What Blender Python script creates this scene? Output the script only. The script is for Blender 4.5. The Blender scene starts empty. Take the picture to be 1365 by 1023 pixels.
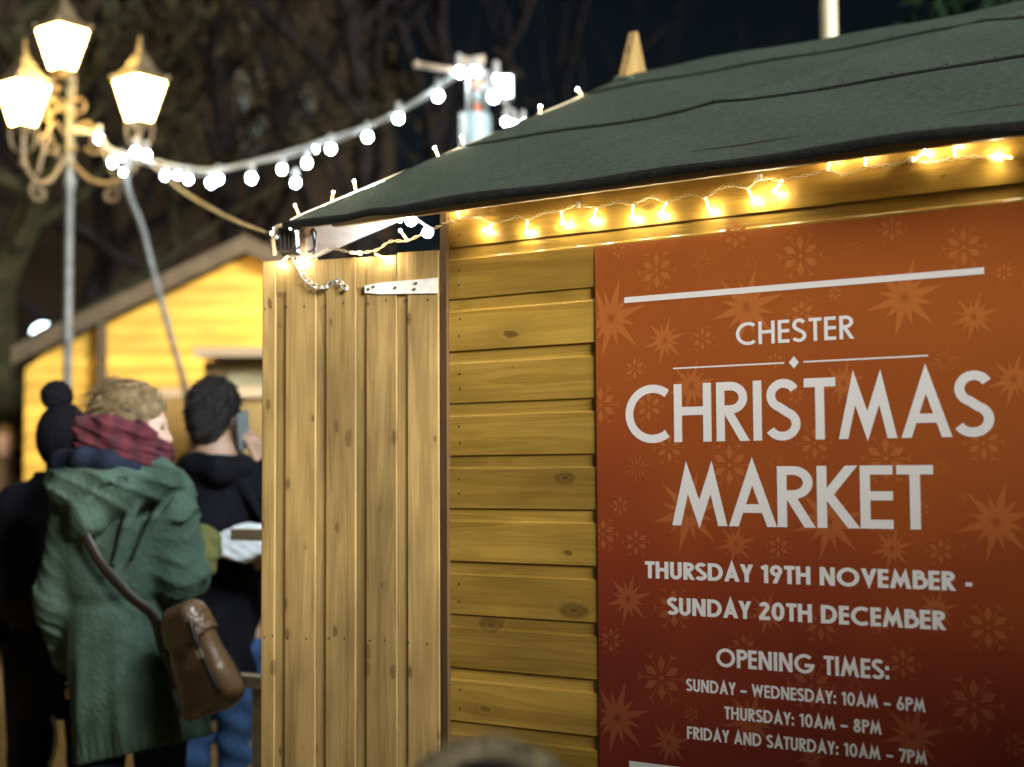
import bpy, bmesh, math, random
import numpy as np
from mathutils import Vector, Matrix
R = math.radians
random.seed(7)
rng = np.random.default_rng(7)
SC = bpy.context.scene
COL = SC.collection

# ------------------------------------------------------------------ camera
F, PITCH, ROLL, CAMZ = 1950.0, R(3.46), 0.006, 1.4
cd = bpy.data.cameras.new('camera'); cam = bpy.data.objects.new('camera', cd); COL.objects.link(cam)
cd.sensor_width = 36.0; cd.lens = F / 1365 * 36.0; cd.clip_start = 0.05; cd.clip_end = 500
cam.matrix_world = Matrix.Translation((0, 0, CAMZ)) @ Matrix.Rotation(R(90) + PITCH, 4, 'X') @ Matrix.Rotation(-ROLL, 4, 'Z')
cd.dof.use_dof = True; cd.dof.focus_distance = 3.05; cd.dof.aperture_fstop = 1.9; cd.dof.aperture_blades = 0
SC.camera = cam

# ------------------------------------------------------------------ world and sun
SUN_EL, SUN_HEAD = R(17), R(39)       # light travels forward and 38 degrees to the left
w = bpy.data.worlds.new('World'); SC.world = w; w.use_nodes = True
nt = w.node_tree; bg = nt.nodes['Background']
sky = nt.nodes.new('ShaderNodeTexSky'); sky.sky_type = 'NISHITA'; sky.sun_disc = False
sky.sun_elevation = SUN_EL; sky.sun_rotation = math.pi - SUN_HEAD
nt.links.new(sky.outputs['Color'], bg.inputs['Color']); bg.inputs['Strength'].default_value = 0.0009
sl = bpy.data.lights.new('sun', 'SUN'); sl.energy = 5.0; sl.angle = R(20); sl.color = (1.0, .96, .90)
so = bpy.data.objects.new('sun', sl); COL.objects.link(so)
so.rotation_mode = 'QUATERNION'
so.rotation_quaternion = Vector((-math.sin(SUN_HEAD) * math.cos(SUN_EL), math.cos(SUN_HEAD) * math.cos(SUN_EL), -math.sin(SUN_EL))).to_track_quat('-Z', 'Y')
SC.view_settings.view_transform = 'Standard'; SC.view_settings.look = 'None'
SC.view_settings.exposure = 1.2; SC.view_settings.gamma = 1.0
SC.render.engine = 'CYCLES'
cy = SC.cycles; cy.use_denoising = True; cy.sample_clamp_indirect = 6; cy.max_bounces = 6
cy.caustics_reflective = False; cy.caustics_refractive = False

# ------------------------------------------------------------------ pixel rays (used once, to find real positions)
def ray(u, v):
    x, y = (u - 682.5) / F, (511.5 - v) / F
    c, s = math.cos(ROLL), math.sin(ROLL); x, y = c * x + s * y, -s * x + c * y
    cp, sp = math.cos(PITCH), math.sin(PITCH)
    return np.array([x, cp - sp * y, sp + cp * y])
CAM = np.array([0, 0, CAMZ])
def P(u, v, Y):
    d = ray(u, v); return CAM + d * (Y / d[1])
A = R(55.4)
WR = np.array([math.sin(A), -math.cos(A), 0]); WN = np.array([math.cos(A), math.sin(A), 0])
C0 = P(594, 640, 3.287); C0[2] = 0
def L(u, v, yo=0.0):                      # point of the stall's own frame on the plane y = yo
    d = ray(u, v); p = CAM + d * (((C0 - CAM + WN * yo) @ WN) / (d @ WN))
    return np.array([(p - C0) @ WR, yo, p[2]])

# ------------------------------------------------------------------ materials
def mat(name, col, rough=.6, metal=0.0, spec=.5, emit=None, estr=0.0, noise=0.0, nscale=20, bump=0.0, bscale=200, trans=0.0, coat=0.0, sheen=0.0):
    m = bpy.data.materials.new(name); m.use_nodes = True
    n = m.node_tree.nodes; l = m.node_tree.links; b = n['Principled BSDF']
    b.inputs['Base Color'].default_value = (*col, 1); b.inputs['Roughness'].default_value = rough
    b.inputs['Metallic'].default_value = metal; b.inputs['Specular IOR Level'].default_value = spec
    b.inputs['Transmission Weight'].default_value = trans; b.inputs['Coat Weight'].default_value = coat
    b.inputs['Sheen Weight'].default_value = sheen
    if emit: b.inputs['Emission Color'].default_value = (*emit, 1); b.inputs['Emission Strength'].default_value = estr
    if noise or bump:
        tc = n.new('ShaderNodeTexCoord')
    if noise:
        t = n.new('ShaderNodeTexNoise'); t.inputs['Scale'].default_value = nscale; t.inputs['Detail'].default_value = 6
        l.new(tc.outputs['Object'], t.inputs['Vector'])
        rp = n.new('ShaderNodeValToRGB'); e = rp.color_ramp.elements
        e[0].position = .3; e[1].position = .7
        e[0].color = (*[c * (1 - noise) for c in col], 1); e[1].color = (*[min(1, c * (1 + noise)) for c in col], 1)
        l.new(t.outputs['Fac'], rp.inputs['Fac']); l.new(rp.outputs['Color'], b.inputs['Base Color'])
    if bump:
        t2 = n.new('ShaderNodeTexNoise'); t2.inputs['Scale'].default_value = bscale; t2.inputs['Detail'].default_value = 4
        l.new(tc.outputs['Object'], t2.inputs['Vector'])
        bp = n.new('ShaderNodeBump'); bp.inputs['Strength'].default_value = bump; bp.inputs['Distance'].default_value = .01
        l.new(t2.outputs['Fac'], bp.inputs['Height']); l.new(bp.outputs['Normal'], b.inputs['Normal'])
    return m

def wood(name, c0, c1, cknot, axis, rough=.4, knots=.55, grain=1.0, kscale=7.0, stain=.25):
    """planed softwood: long grain along one axis, fine pores, knots with a ring, a different cut for every board (attribute bid)"""
    m = bpy.data.materials.new(name); m.use_nodes = True
    n = m.node_tree.nodes; l = m.node_tree.links; b = n['Principled BSDF']
    def N(t, **kw):
        o = n.new(t)
        for k, v in kw.items(): setattr(o, k, v)
        return o
    tc = N('ShaderNodeTexCoord'); at = N('ShaderNodeAttribute'); at.attribute_name = 'bid'
    off = N('ShaderNodeCombineXYZ')
    mu = N('ShaderNodeMath', operation='MULTIPLY'); mu.inputs[1].default_value = 7.31
    l.new(at.outputs['Fac'], mu.inputs[0])
    for i in range(3): l.new(mu.outputs[0], off.inputs[i])
    add = N('ShaderNodeVectorMath', operation='ADD'); l.new(tc.outputs['Object'], add.inputs[0]); l.new(off.outputs[0], add.inputs[1])
    def scaled(a, c):
        mp = N('ShaderNodeMapping'); s = [c, c, c]; s[axis] = a; mp.inputs['Scale'].default_value = s
        return mp
    # knots
    mk = N('ShaderNodeMapping'); s = [kscale] * 3; s[axis] = kscale * .45; s[1] = .01; mk.inputs['Scale'].default_value = s
    l.new(add.outputs[0], mk.inputs['Vector'])
    wv = N('ShaderNodeTexNoise'); wv.inputs['Scale'].default_value = 30; l.new(tc.outputs['Object'], wv.inputs['Vector'])
    wm = N('ShaderNodeVectorMath', operation='MULTIPLY_ADD'); wm.inputs[1].default_value = (.07, .0, .07)
    l.new(wv.outputs['Color'], wm.inputs[0]); l.new(mk.outputs[0], wm.inputs[2])
    vo = N('ShaderNodeTexVoronoi', voronoi_dimensions='2D'); vo.inputs['Scale'].default_value = 1.0
    sx = N('ShaderNodeSeparateXYZ'); cx = N('ShaderNodeCombineXYZ'); l.new(wm.outputs[0], sx.inputs[0]); l.new(sx.outputs['X'], cx.inputs['X']); l.new(sx.outputs['Z'], cx.inputs['Y']); l.new(cx.outputs[0], vo.inputs['Vector'])
    sep = N('ShaderNodeSeparateColor'); l.new(vo.outputs['Color'], sep.inputs[0])
    kr = N('ShaderNodeMapRange'); kr.inputs['From Min'].default_value = knots; kr.inputs['From Max'].default_value = 1.0
    kr.inputs['To Min'].default_value = 0.0; kr.inputs['To Max'].default_value = .09
    l.new(sep.outputs[0], kr.inputs['Value'])
    kx = N('ShaderNodeMath', operation='MAXIMUM'); kx.inputs[1].default_value = .002; l.new(kr.outputs[0], kx.inputs[0])
    dv = N('ShaderNodeMath', operation='DIVIDE'); l.new(vo.outputs['Distance'], dv.inputs[0]); l.new(kx.outputs[0], dv.inputs[1])
    kf = N('ShaderNodeMapRange'); kf.inputs['From Min'].default_value = .6; kf.inputs['From Max'].default_value = 1.9
    kf.inputs['To Min'].default_value = 1.0; kf.inputs['To Max'].default_value = 0.0; kf.interpolation_type = 'SMOOTHSTEP'
    l.new(dv.outputs[0], kf.inputs['Value'])
    # grain: rings bend round the knots
    g = scaled(1.1, 24); l.new(add.outputs[0], g.inputs['Vector'])
    bend = N('ShaderNodeVectorMath', operation='MULTIPLY_ADD'); bend.inputs[1].default_value = (.9, .9, .9)
    l.new(kf.outputs[0], bend.inputs[0]); l.new(g.outputs[0], bend.inputs[2])
    n1 = N('ShaderNodeTexNoise'); n1.inputs['Scale'].default_value = 1.0; n1.inputs['Detail'].default_value = 5; n1.inputs['Distortion'].default_value = .6
    l.new(bend.outputs[0], n1.inputs['Vector'])
    g2 = scaled(7, 260); l.new(add.outputs[0], g2.inputs['Vector'])
    n2 = N('ShaderNodeTexNoise'); n2.inputs['Detail'].default_value = 3; n2.inputs['Scale'].default_value = 1; l.new(g2.outputs[0], n2.inputs['Vector'])
    rp = N('ShaderNodeValToRGB'); e = rp.color_ramp.elements
    e[0].position = .28; e[1].position = .72; e[0].color = (*c0, 1); e[1].color = (*c1, 1)
    ms = N('ShaderNodeMath', operation='MULTIPLY_ADD'); ms.inputs[1].default_value = .30; l.new(n2.outputs['Fac'], ms.inputs[0])
    rg = N('ShaderNodeMath', operation='MULTIPLY'); rg.inputs[1].default_value = 46; l.new(n1.outputs['Fac'], rg.inputs[0]); rs_ = N('ShaderNodeMath', operation='SINE'); l.new(rg.outputs[0], rs_.inputs[0])
    ra = N('ShaderNodeMath', operation='MULTIPLY_ADD'); ra.inputs[1].default_value = .10; l.new(rs_.outputs[0], ra.inputs[0]); l.new(n1.outputs['Fac'], ra.inputs[2])
    m8 = N('ShaderNodeMath', operation='MULTIPLY'); m8.inputs[1].default_value = .70 * grain; l.new(ra.outputs[0], m8.inputs[0]); l.new(m8.outputs[0], ms.inputs[2])
    l.new(ms.outputs[0], rp.inputs['Fac'])
    # weather stains and board to board tone
    n3 = N('ShaderNodeTexNoise'); n3.inputs['Scale'].default_value = 1; n3.inputs['Detail'].default_value = 4
    g3 = scaled(3.0, 9); l.new(add.outputs[0], g3.inputs['Vector']); l.new(g3.outputs[0], n3.inputs['Vector'])
    tr = N('ShaderNodeMapRange'); tr.inputs['From Min'].default_value = .3; tr.inputs['From Max'].default_value = .7
    tr.inputs['To Min'].default_value = 1 - stain; tr.inputs['To Max'].default_value = 1.06
    l.new(n3.outputs['Fac'], tr.inputs['Value'])
    fr = N('ShaderNodeMath', operation='MULTIPLY'); fr.inputs[1].default_value = 3.77; l.new(at.outputs['Fac'], fr.inputs[0])
    fr2 = N('ShaderNodeMath', operation='FRACT'); l.new(fr.outputs[0], fr2.inputs[0])
    bt = N('ShaderNodeMapRange'); bt.inputs['To Min'].default_value = .78; bt.inputs['To Max'].default_value = 1.10; l.new(fr2.outputs[0], bt.inputs['Value'])
    tm = N('ShaderNodeMath', operation='MULTIPLY'); l.new(tr.outputs[0], tm.inputs[0]); l.new(bt.outputs[0], tm.inputs[1])
    mx = N('ShaderNodeVectorMath', operation='SCALE'); l.new(rp.outputs['Color'], mx.inputs[0]); l.new(tm.outputs[0], mx.inputs['Scale'])
    mk2 = N('ShaderNodeMix', data_type='RGBA'); kc = N('ShaderNodeValToRGB'); ke = kc.color_ramp.elements
    kd = N('ShaderNodeMath', operation='MULTIPLY_ADD'); kd.inputs[1].default_value = .45; l.new(dv.outputs[0], kd.inputs[0])
    kn = N('ShaderNodeMath', operation='MULTIPLY_ADD'); kn.inputs[1].default_value = .5; kn.inputs[2].default_value = -.25; l.new(n2.outputs['Fac'], kn.inputs[0]); l.new(kn.outputs[0], kd.inputs[2])
    ke[0].position = .05; ke[0].color = (*[c * .45 for c in cknot], 1); ke[1].position = .62; ke[1].color = (*[c * 1.5 for c in cknot], 1)
    for po, ga in ((.20, 1.7), (.34, 1.5), (.44, .5)):
        q = ke.new(po); q.color = (*[c * ga for c in cknot], 1)
    l.new(kd.outputs[0], kc.inputs['Fac']); l.new(kc.outputs['Color'], mk2.inputs['B'])
    kfs = N('ShaderNodeMath', operation='MULTIPLY'); kfs.inputs[1].default_value = .8; l.new(kf.outputs[0], kfs.inputs[0])
    kw = N('ShaderNodeMapRange'); kw.inputs['From Min'].default_value = 1.0; kw.inputs['From Max'].default_value = 6.5; kw.inputs['To Min'].default_value = .36; kw.inputs['To Max'].default_value = 0.0; l.new(dv.outputs[0], kw.inputs['Value'])
    km = N('ShaderNodeMath', operation='MULTIPLY'); l.new(kw.outputs[0], km.inputs[0]); l.new(n3.outputs['Fac'], km.inputs[1])
    ka = N('ShaderNodeMath', operation='MAXIMUM'); l.new(kfs.outputs[0], ka.inputs[0]); l.new(km.outputs[0], ka.inputs[1])
    l.new(ka.outputs[0], mk2.inputs['Factor']); l.new(mx.outputs[0], mk2.inputs['A']); l.new(mk2.outputs['Result'], b.inputs['Base Color'])
    bp = N('ShaderNodeBump'); bp.inputs['Strength'].default_value = .35; bp.inputs['Distance'].default_value = .0015
    l.new(ms.outputs[0], bp.inputs['Height']); l.new(bp.outputs['Normal'], b.inputs['Normal'])
    b.inputs['Roughness'].default_value = rough; b.inputs['Specular IOR Level'].default_value = .45
    return m

M = {}
M['wall'] = wood('varnished_pine', (.33, .195, .030), (.56, .355, .068), (.10, .055, .014), 0, .36, knots=.12, kscale=6.6, stain=.3)
M['door'] = wood('bare_pine', (.27, .175, .055), (.50, .345, .130), (.085, .05, .016), 2, .6, knots=.0, kscale=11.5, stain=.42)
M['post'] = wood('dark_stained_pine', (.10, .055, .02), (.17, .10, .04), (.05, .02, .01), 2, .6)
M['trim'] = wood('pale_timber', (.34, .25, .15), (.47, .36, .22), (.16, .09, .04), 0, .6)
M['barge'] = wood('pinkish_timber', (.42, .30, .22), (.56, .42, .32), (.2, .1, .06), 1, .6)
M['nail'] = mat('nail', (.03, .022, .015), .5)
M['gap'] = mat('gap', (.02, .012, .006), .9)
M['steel'] = mat('galvanised_steel', (.55, .57, .55), .42, .85, noise=.25, nscale=60, bump=.15, bscale=120)
M['black'] = mat('black_metal', (.025, .022, .02), .5)
M['felt'] = mat('green_roof_felt', (.048, .068, .054), .92, spec=.12, noise=.30, nscale=75, bump=.5, bscale=700)
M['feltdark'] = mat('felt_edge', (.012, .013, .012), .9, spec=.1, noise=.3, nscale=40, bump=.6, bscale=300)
M['wire'] = mat('clear_wire', (.72, .62, .42), .25, spec=.6)
M['whitewire'] = mat('white_cable', (.36, .38, .37), .5)
M['led'] = mat('led_tip', (1, .9, .6), .3, emit=(1.0, .84, .54), estr=430)
M['ledtube'] = mat('led_tube', (.95, .8, .45), .2, emit=(1.0, .66, .22), estr=3.2)
M['coolled'] = mat('cool_led_tip', (1, 1, 1), .3, emit=(.86, .96, 1.0), estr=260)
M['bulb'] = mat('frosted_bulb', (1, 1, 1), .3, emit=(.78, .93, 1.0), estr=60)
M['bulbnear'] = mat('bright_bulb', (1, 1, 1), .3, emit=(.84, .95, 1.0), estr=2200)
M['socket'] = mat('bulb_socket', (.25, .26, .26), .5)
M['lampglass'] = mat('lantern_glass', (1, .9, .6), .3, emit=(1.0, .64, .17), estr=40)
M['lampmetal'] = mat('lantern_metal', (.12, .09, .05), .45, .4, noise=.3, nscale=30)
M['polemetal'] = mat('painted_pole', (.075, .085, .085), .5, .2, noise=.4, nscale=18)

# ------------------------------------------------------------------ mesh helpers
class MB:
    def __init__(self): self.v = []; self.f = []; self.m = []; self.a = []
    def add(self, vs, fs, mi=0, bid=0.0):
        o = len(self.v); self.v += [tuple(map(float, p)) for p in vs]
        for f in fs: self.f.append(tuple(i + o for i in f)); self.m.append(mi); self.a.append(bid)
    def box(self, lo, hi, mi=0, bid=0.0, T=None):
        (x0, y0, z0), (x1, y1, z1) = lo, hi
        vs = [(x0, y0, z0), (x1, y0, z0), (x1, y1, z0), (x0, y1, z0), (x0, y0, z1), (x1, y0, z1), (x1, y1, z1), (x0, y1, z1)]
        if T is not None: vs = [T @ Vector(v) for v in vs]
        self.add(vs, [(0, 3, 2, 1), (4, 5, 6, 7), (0, 1, 5, 4), (1, 2, 6, 5), (2, 3, 7, 6), (3, 0, 4, 7)], mi, bid)
    def bar(self, a, b, wx, wy, mi=0, bid=0.0, up=(0, 0, 1)):
        a, b = Vector(a), Vector(b); d = (b - a); ln = d.length; d.normalize(); u = Vector(up)
        if abs(d.dot(u)) > .97: u = Vector((1, 0, 0))
        s = d.cross(u).normalized(); t = s.cross(d)
        T = Matrix((s, d, t)).transposed().to_4x4(); T.translation = a
        self.box((-wx / 2, 0, -wy / 2), (wx / 2, ln, wy / 2), mi, bid, T)
    def tube(self, pts, r, n=8, mi=0, cap=True, closed=False, bid=0.0):
        pts = [Vector(p) for p in pts]; k = len(pts); rs = r if hasattr(r, '__len__') else [r] * k
        ref = Vector((0, 0, 1)); vs = []; prev = None
        for i, p in enumerate(pts):
            if closed: d = pts[(i + 1) % k] - pts[i - 1]
            else: d = pts[min(i + 1, k - 1)] - pts[max(i - 1, 0)]
            d.normalize()
            if prev is None:
                u = ref if abs(d.dot(ref)) < .9 else Vector((1, 0, 0)); s = d.cross(u).normalized()
            else:
                s = (prev - d * prev.dot(d)).normalized()
            prev = s; t = d.cross(s)
            vs += [p + (s * math.cos(2 * math.pi * j / n) + t * math.sin(2 * math.pi * j / n)) * rs[i] for j in range(n)]
        fs = []
        for i in range(k if closed else k - 1):
            o, q = i * n, ((i + 1) % k) * n
            fs += [(o + j, o + (j + 1) % n, q + (j + 1) % n, q + j) for j in range(n)]
        if cap and not closed: fs += [tuple(reversed(range(n))), tuple(range((k - 1) * n, k * n))]
        self.add(vs, fs, mi, bid)
    def lathe(self, prof, n=16, c=(0, 0, 0), mi=0, phase=0.0):
        vs = [(c[0] + r * math.cos(2 * math.pi * j / n + phase), c[1] + r * math.sin(2 * math.pi * j / n + phase), c[2] + z) for r, z in prof for j in range(n)]
        fs = [(i * n + j, i * n + (j + 1) % n, (i + 1) * n + (j + 1) % n, (i + 1) * n + j) for i in range(len(prof) - 1) for j in range(n)]
        fs += [tuple(reversed(range(n))), tuple(range((len(prof) - 1) * n, len(prof) * n))]
        self.add(vs, fs, mi)
    def ball(self, c, r, n=10, mi=0, sz=1.0):
        k = max(5, n // 2 + 1)
        self.lathe([(max(1e-4, r * math.sin(math.pi * i / k)), -r * sz * math.cos(math.pi * i / k)) for i in range(k + 1)], n, c, mi)
    def build(self, name, mats, parent=None, smooth=False, loc=None, rot=None):
        me = bpy.data.meshes.new(name); me.from_pydata(self.v, [], self.f)
        for m in (mats if isinstance(mats, (list, tuple)) else [mats]): me.materials.append(m)
        me.polygons.foreach_set('material_index', self.m)
        at = me.attributes.new('bid', 'FLOAT', 'FACE'); at.data.foreach_set('value', self.a)
        me.polygons.foreach_set('use_smooth', [smooth] * len(self.f))
        me.update()
        o = bpy.data.objects.new(name, me); COL.objects.link(o)
        if parent: o.parent = parent
        if loc is not None: o.location = loc
        if rot is not None: o.rotation_euler = rot
        return o

def tag(o, label=None, cat=None, group=None, kind=None):
    if label: o['label'] = label
    if cat: o['category'] = cat
    if group: o['group'] = group
    if kind: o['kind'] = kind
    return o
def empty(name, loc, rz=0.0, **k):
    o = bpy.data.objects.new(name, None); COL.objects.link(o); o.location = loc; o.rotation_euler = (0, 0, rz); o.empty_display_size = .1
    return tag(o, **k)
def copy_of(o, parent=None, M_=None):
    c = o.copy(); COL.objects.link(c); c.parent = parent
    if M_ is not None: c.matrix_basis = M_
    return c
def spline(pts, n=8):
    """Catmull-Rom through the points"""
    p = [np.array(q, float) for q in pts]; p = [2 * p[0] - p[1]] + p + [2 * p[-1] - p[-2]]; out = []
    for i in range(1, len(p) - 2):
        a, b, c, d = p[i - 1:i + 3]
        for j in range(n):
            t = j / n
            out.append(.5 * (2 * b + (c - a) * t + (2 * a - 5 * b + 4 * c - d) * t * t + (3 * b - a - 3 * c + d) * t ** 3))
    out.append(p[-2]); return out

# ------------------------------------------------------------------ setting: ground
def add_ground():
    m = bpy.data.materials.new('paving'); m.use_nodes = True; n = m.node_tree.nodes; l = m.node_tree.links; b = n['Principled BSDF']
    tc = n.new('ShaderNodeTexCoord'); br = n.new('ShaderNodeTexBrick'); br.inputs['Scale'].default_value = 2.2
    br.inputs['Color1'].default_value = (.26, .20, .10, 1); br.inputs['Color2'].default_value = (.34, .26, .13, 1); br.inputs['Mortar'].default_value = (.07, .055, .03, 1)
    br.inputs['Mortar Size'].default_value = .012
    l.new(tc.outputs['Object'], br.inputs['Vector'])
    no = n.new('ShaderNodeTexNoise'); no.inputs['Scale'].default_value = 1.3; no.inputs['Detail'].default_value = 8; l.new(tc.outputs['Object'], no.inputs['Vector'])
    mr = n.new('ShaderNodeMapRange'); mr.inputs['To Min'].default_value = .55; mr.inputs['To Max'].default_value = 1.3; l.new(no.outputs['Fac'], mr.inputs['Value'])
    sc = n.new('ShaderNodeVectorMath'); sc.operation = 'SCALE'; l.new(br.outputs['Color'], sc.inputs[0]); l.new(mr.outputs[0], sc.inputs['Scale'])
    l.new(sc.outputs[0], b.inputs['Base Color']); b.inputs['Roughness'].default_value = .55
    mb = MB(); mb.add([(-200, -60, 0), (200, -60, 0), (200, 320, 0), (-200, 320, 0)], [(0, 1, 2, 3)])
    tag(mb.build('ground', m), 'paved market square lit yellow by the lamps', 'ground', kind='structure')
add_ground()

# ------------------------------------------------------------------ the market stall
ANG = -(math.pi / 2 - A)
stall = empty('market_stall', tuple(C0), ANG, label='large pine market stall with green felt roof, nearest in view, carrying the red poster', cat='stall')
HB = .117                                 # board cover
prof = [(0, 0.0), (.087, 0.0), (.0888, .0014), (.092, .0026), (.099, .0032), (.117, .0034)]   # z, depth into the wall
def clad(x0, x1, z0, n, mb, start=0):
    for i in range(n):
        zb = z0 + i * HB; bid = (i + start) * .618 + .1
        vs = []; j = random.uniform(-.0006, .0006)
        pr = [(-.0125, .0025 + j), (-.0035, j)] + [(z, d + j) for z, d in prof]
        pr = [(.0, .0055), (.0, .0 + j), (.0012, -.0007 + j)] + [(z, d + j - .0007 * (z < .09)) for z, d in prof[1:]]
        for x in (x0, x1): vs += [(x, d, zb + z) for z, d in pr]
        k = len(pr); mb.add(vs, [(a, a + k, a + k + 1, a + 1) for a in range(k - 1)], 0, bid)
        mb.add([(x0, .014, zb), (x0, .014, zb + HB)] + [(x0, d, zb + z) for z, d in pr[1:]], [tuple(range(len(pr) + 1))], 1, bid)
mb = MB(); Z0 = 1.905 - 16 * HB
clad(.012, 2.6, Z0, 17, mb)
mb.box((.012, .0145, 0.0), (2.6, .03, 2.05), 1)
for i in range(17):                       # nails at each board's end and over the studs
    zb = Z0 + i * HB
    for x in (.040, .80, 1.5):
        for dz in (.030, .068):
            xx = x + random.uniform(-.003, .003); zz = zb + dz + random.uniform(-.004, .004); r = .0022
            if i == 16: zz = zb + dz * .9
            mb.add([(xx + r * math.cos(t * math.pi / 4), -.0012, zz + r * 1.25 * math.sin(t * math.pi / 4)) for t in range(8)], [tuple(range(8))], 2)
mb.build('side_wall', [M['wall'], M['gap'], M['nail']], stall)
mb = MB(); mb.box((-.0055, -.0105, 0), (.0115, .12, 2.03)); mb.build('corner_post', M['post'], stall)
# the other walls, plain boarding
mb = MB()
clad(.012, 2.6, Z0, 17, mb, 3)
T = Matrix.Translation((2.612, 3.2, 0)) @ Matrix.Rotation(math.pi, 4, 'Z')
mb.v = [tuple(T @ Vector(v)) for v in mb.v]
mb.build('back_wall', [M['wall'], M['gap']], stall)
mb = MB()
mb.add([(2.6, .03, 0), (2.6, 3.17, 0), (2.6, 3.17, 2.02), (2.6, 1.6, 2.68), (2.6, .03, 2.02)], [(0, 1, 2, 3, 4)]); mb.build('end_wall', M['wall'], stall)

# roof
eL = L(394, 306.7, -.1); XF, ZE, HALF, RISE = eL[0], 1.992, 1.61, .70
YE = -.1; YR = YE + HALF; ZR = ZE + RISE; XB = 2.75
def roofpt(x, t, off=0.0, side=1):
    """t = 0 at the eave, 1 at the ridge"""
    nx, nz = -RISE / math.hypot(HALF, RISE), HALF / math.hypot(HALF, RISE)
    y = YE + HALF * t + nx * off
    if side < 0: y = 2 * YR - y
    return (x, y, ZE + RISE * t + nz * off)
mb = MB()
for side in (1, -1):                      # roof boards, underside
    n = 12
    for i in range(n):
        a, b = i / n, (i + 1) / n - .002
        vs = [roofpt(XF + .012, a, -.020, side), roofpt(XB, a, -.020, side), roofpt(XB, b, -.020, side), roofpt(XF + .012, b, -.020, side),
              roofpt(XF + .012, a, -.004, side), roofpt(XB, a, -.004, side), roofpt(XB, b, -.004, side), roofpt(XF + .012, b, -.004, side)]
        mb.add(vs, [(0, 3, 2, 1), (4, 5, 6, 7), (0, 1, 5, 4), (1, 2, 6, 5), (2, 3, 7, 6), (3, 0, 4, 7)], 0, i * .37)
mb.build('roof_boards', M['trim'], stall)
def wob(x, t, s=0.0):
    s = 0.0
    return .008 + (.0018 * math.sin(3.1 * x + 9 * t + s) + .002 * math.sin(7.3 * x - 5 * t + 2 * s) + .0025 * math.sin(13 * x + 21 * t)
            + .006 * math.exp(-((x + .1 - 1.2 * t) / .05) ** 2) * (t < .9))
# seams of the felt strips, from the photograph's lines, in roof coordinates
def roof_uv(u, v):
    d = ray(u, v); e = C0 + WR * XF + WN * YE; e[2] = ZE
    nrm = np.cross(WR, WN * HALF + np.array([0, 0, RISE])); nrm /= np.linalg.norm(nrm)
    p = CAM + d * (((e - CAM) @ nrm) / (d @ nrm)); q = p - C0
    return q @ WR, (q @ WN - YE) / HALF
seamA = [roof_uv(*p) for p in ((700, 187), (1000, 137), (1365, 78))]
seamB = [roof_uv(*p) for p in ((846, 117), (1100, 75), (1365, 29))]
tA = sum(s[1] for s in seamA) / 3; tB = sum(s[1] for s in seamB) / 3
mb = MB()
NX = 150
for k, (t0, t1, lift) in enumerate(((-.012, tA + .006, .0), (tA, tB + .006, .0035), (tB, 1.0, .007))):
    nt_ = 12
    for side in (1, -1):
        vs = []
        for j in range(nt_ + 1):
            for i in range(NX + 1):
                x = XF - .012 + (XB - XF + .03) * i / NX; t = t0 + (t1 - t0) * j / nt_
                if j == 0 and k > 0: t += .002 * math.sin(5 * x + k) + .0016 * math.sin(17 * x + 2 * k)
                off = lift + wob(x, t, k)
                if j == nt_ and k < 2: off -= .004
                if i == 0: off -= .03; x += .006
                vs.append(roofpt(x, t, off, side))
        fs = [(j * (NX + 1) + i, j * (NX + 1) + i + 1, (j + 1) * (NX + 1) + i + 1, (j + 1) * (NX + 1) + i) for j in range(nt_) for i in range(NX)]
        if side < 0: fs = [tuple(reversed(f)) for f in fs]
        mb.add(vs, fs, 0)
        if k > 0:                         # the torn, darker edge of the strip
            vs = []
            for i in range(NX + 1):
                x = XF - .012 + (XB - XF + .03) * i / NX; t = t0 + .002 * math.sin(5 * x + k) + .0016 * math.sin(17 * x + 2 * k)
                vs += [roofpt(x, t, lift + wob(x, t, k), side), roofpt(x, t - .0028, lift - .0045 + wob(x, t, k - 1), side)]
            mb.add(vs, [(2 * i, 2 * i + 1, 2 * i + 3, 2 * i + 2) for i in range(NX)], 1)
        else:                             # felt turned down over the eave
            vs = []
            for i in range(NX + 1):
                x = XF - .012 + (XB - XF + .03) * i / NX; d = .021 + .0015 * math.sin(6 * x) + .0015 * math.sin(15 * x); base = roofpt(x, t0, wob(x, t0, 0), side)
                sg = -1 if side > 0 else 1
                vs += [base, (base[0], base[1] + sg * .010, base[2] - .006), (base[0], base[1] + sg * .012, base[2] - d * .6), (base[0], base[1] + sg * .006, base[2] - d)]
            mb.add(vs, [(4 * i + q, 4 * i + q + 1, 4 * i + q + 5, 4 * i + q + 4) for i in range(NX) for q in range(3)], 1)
for k, t0 in ((1, tA), (2, tB)):
    for i in range(26):                   # clout nails just above each lap
        x = XF + .06 + i * .115 + random.uniform(-.01, .01); mb.ball(roofpt(x, t0 + .010 + random.uniform(-.002, .002), .0045 * k + wob(x, t0)), .0030, 6, 1, .5)
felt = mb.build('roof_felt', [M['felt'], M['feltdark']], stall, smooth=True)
mb = MB()                                 # eave batten whose lower edge catches the lights
mb.box((XF + .1, YE + .016, ZE - .021), (XB, YE + .03, ZE - .006)); mb.build('eave_batten', M['trim'], stall)
mb = MB()                                 # bargeboards under the front rake and pointed finial
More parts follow.
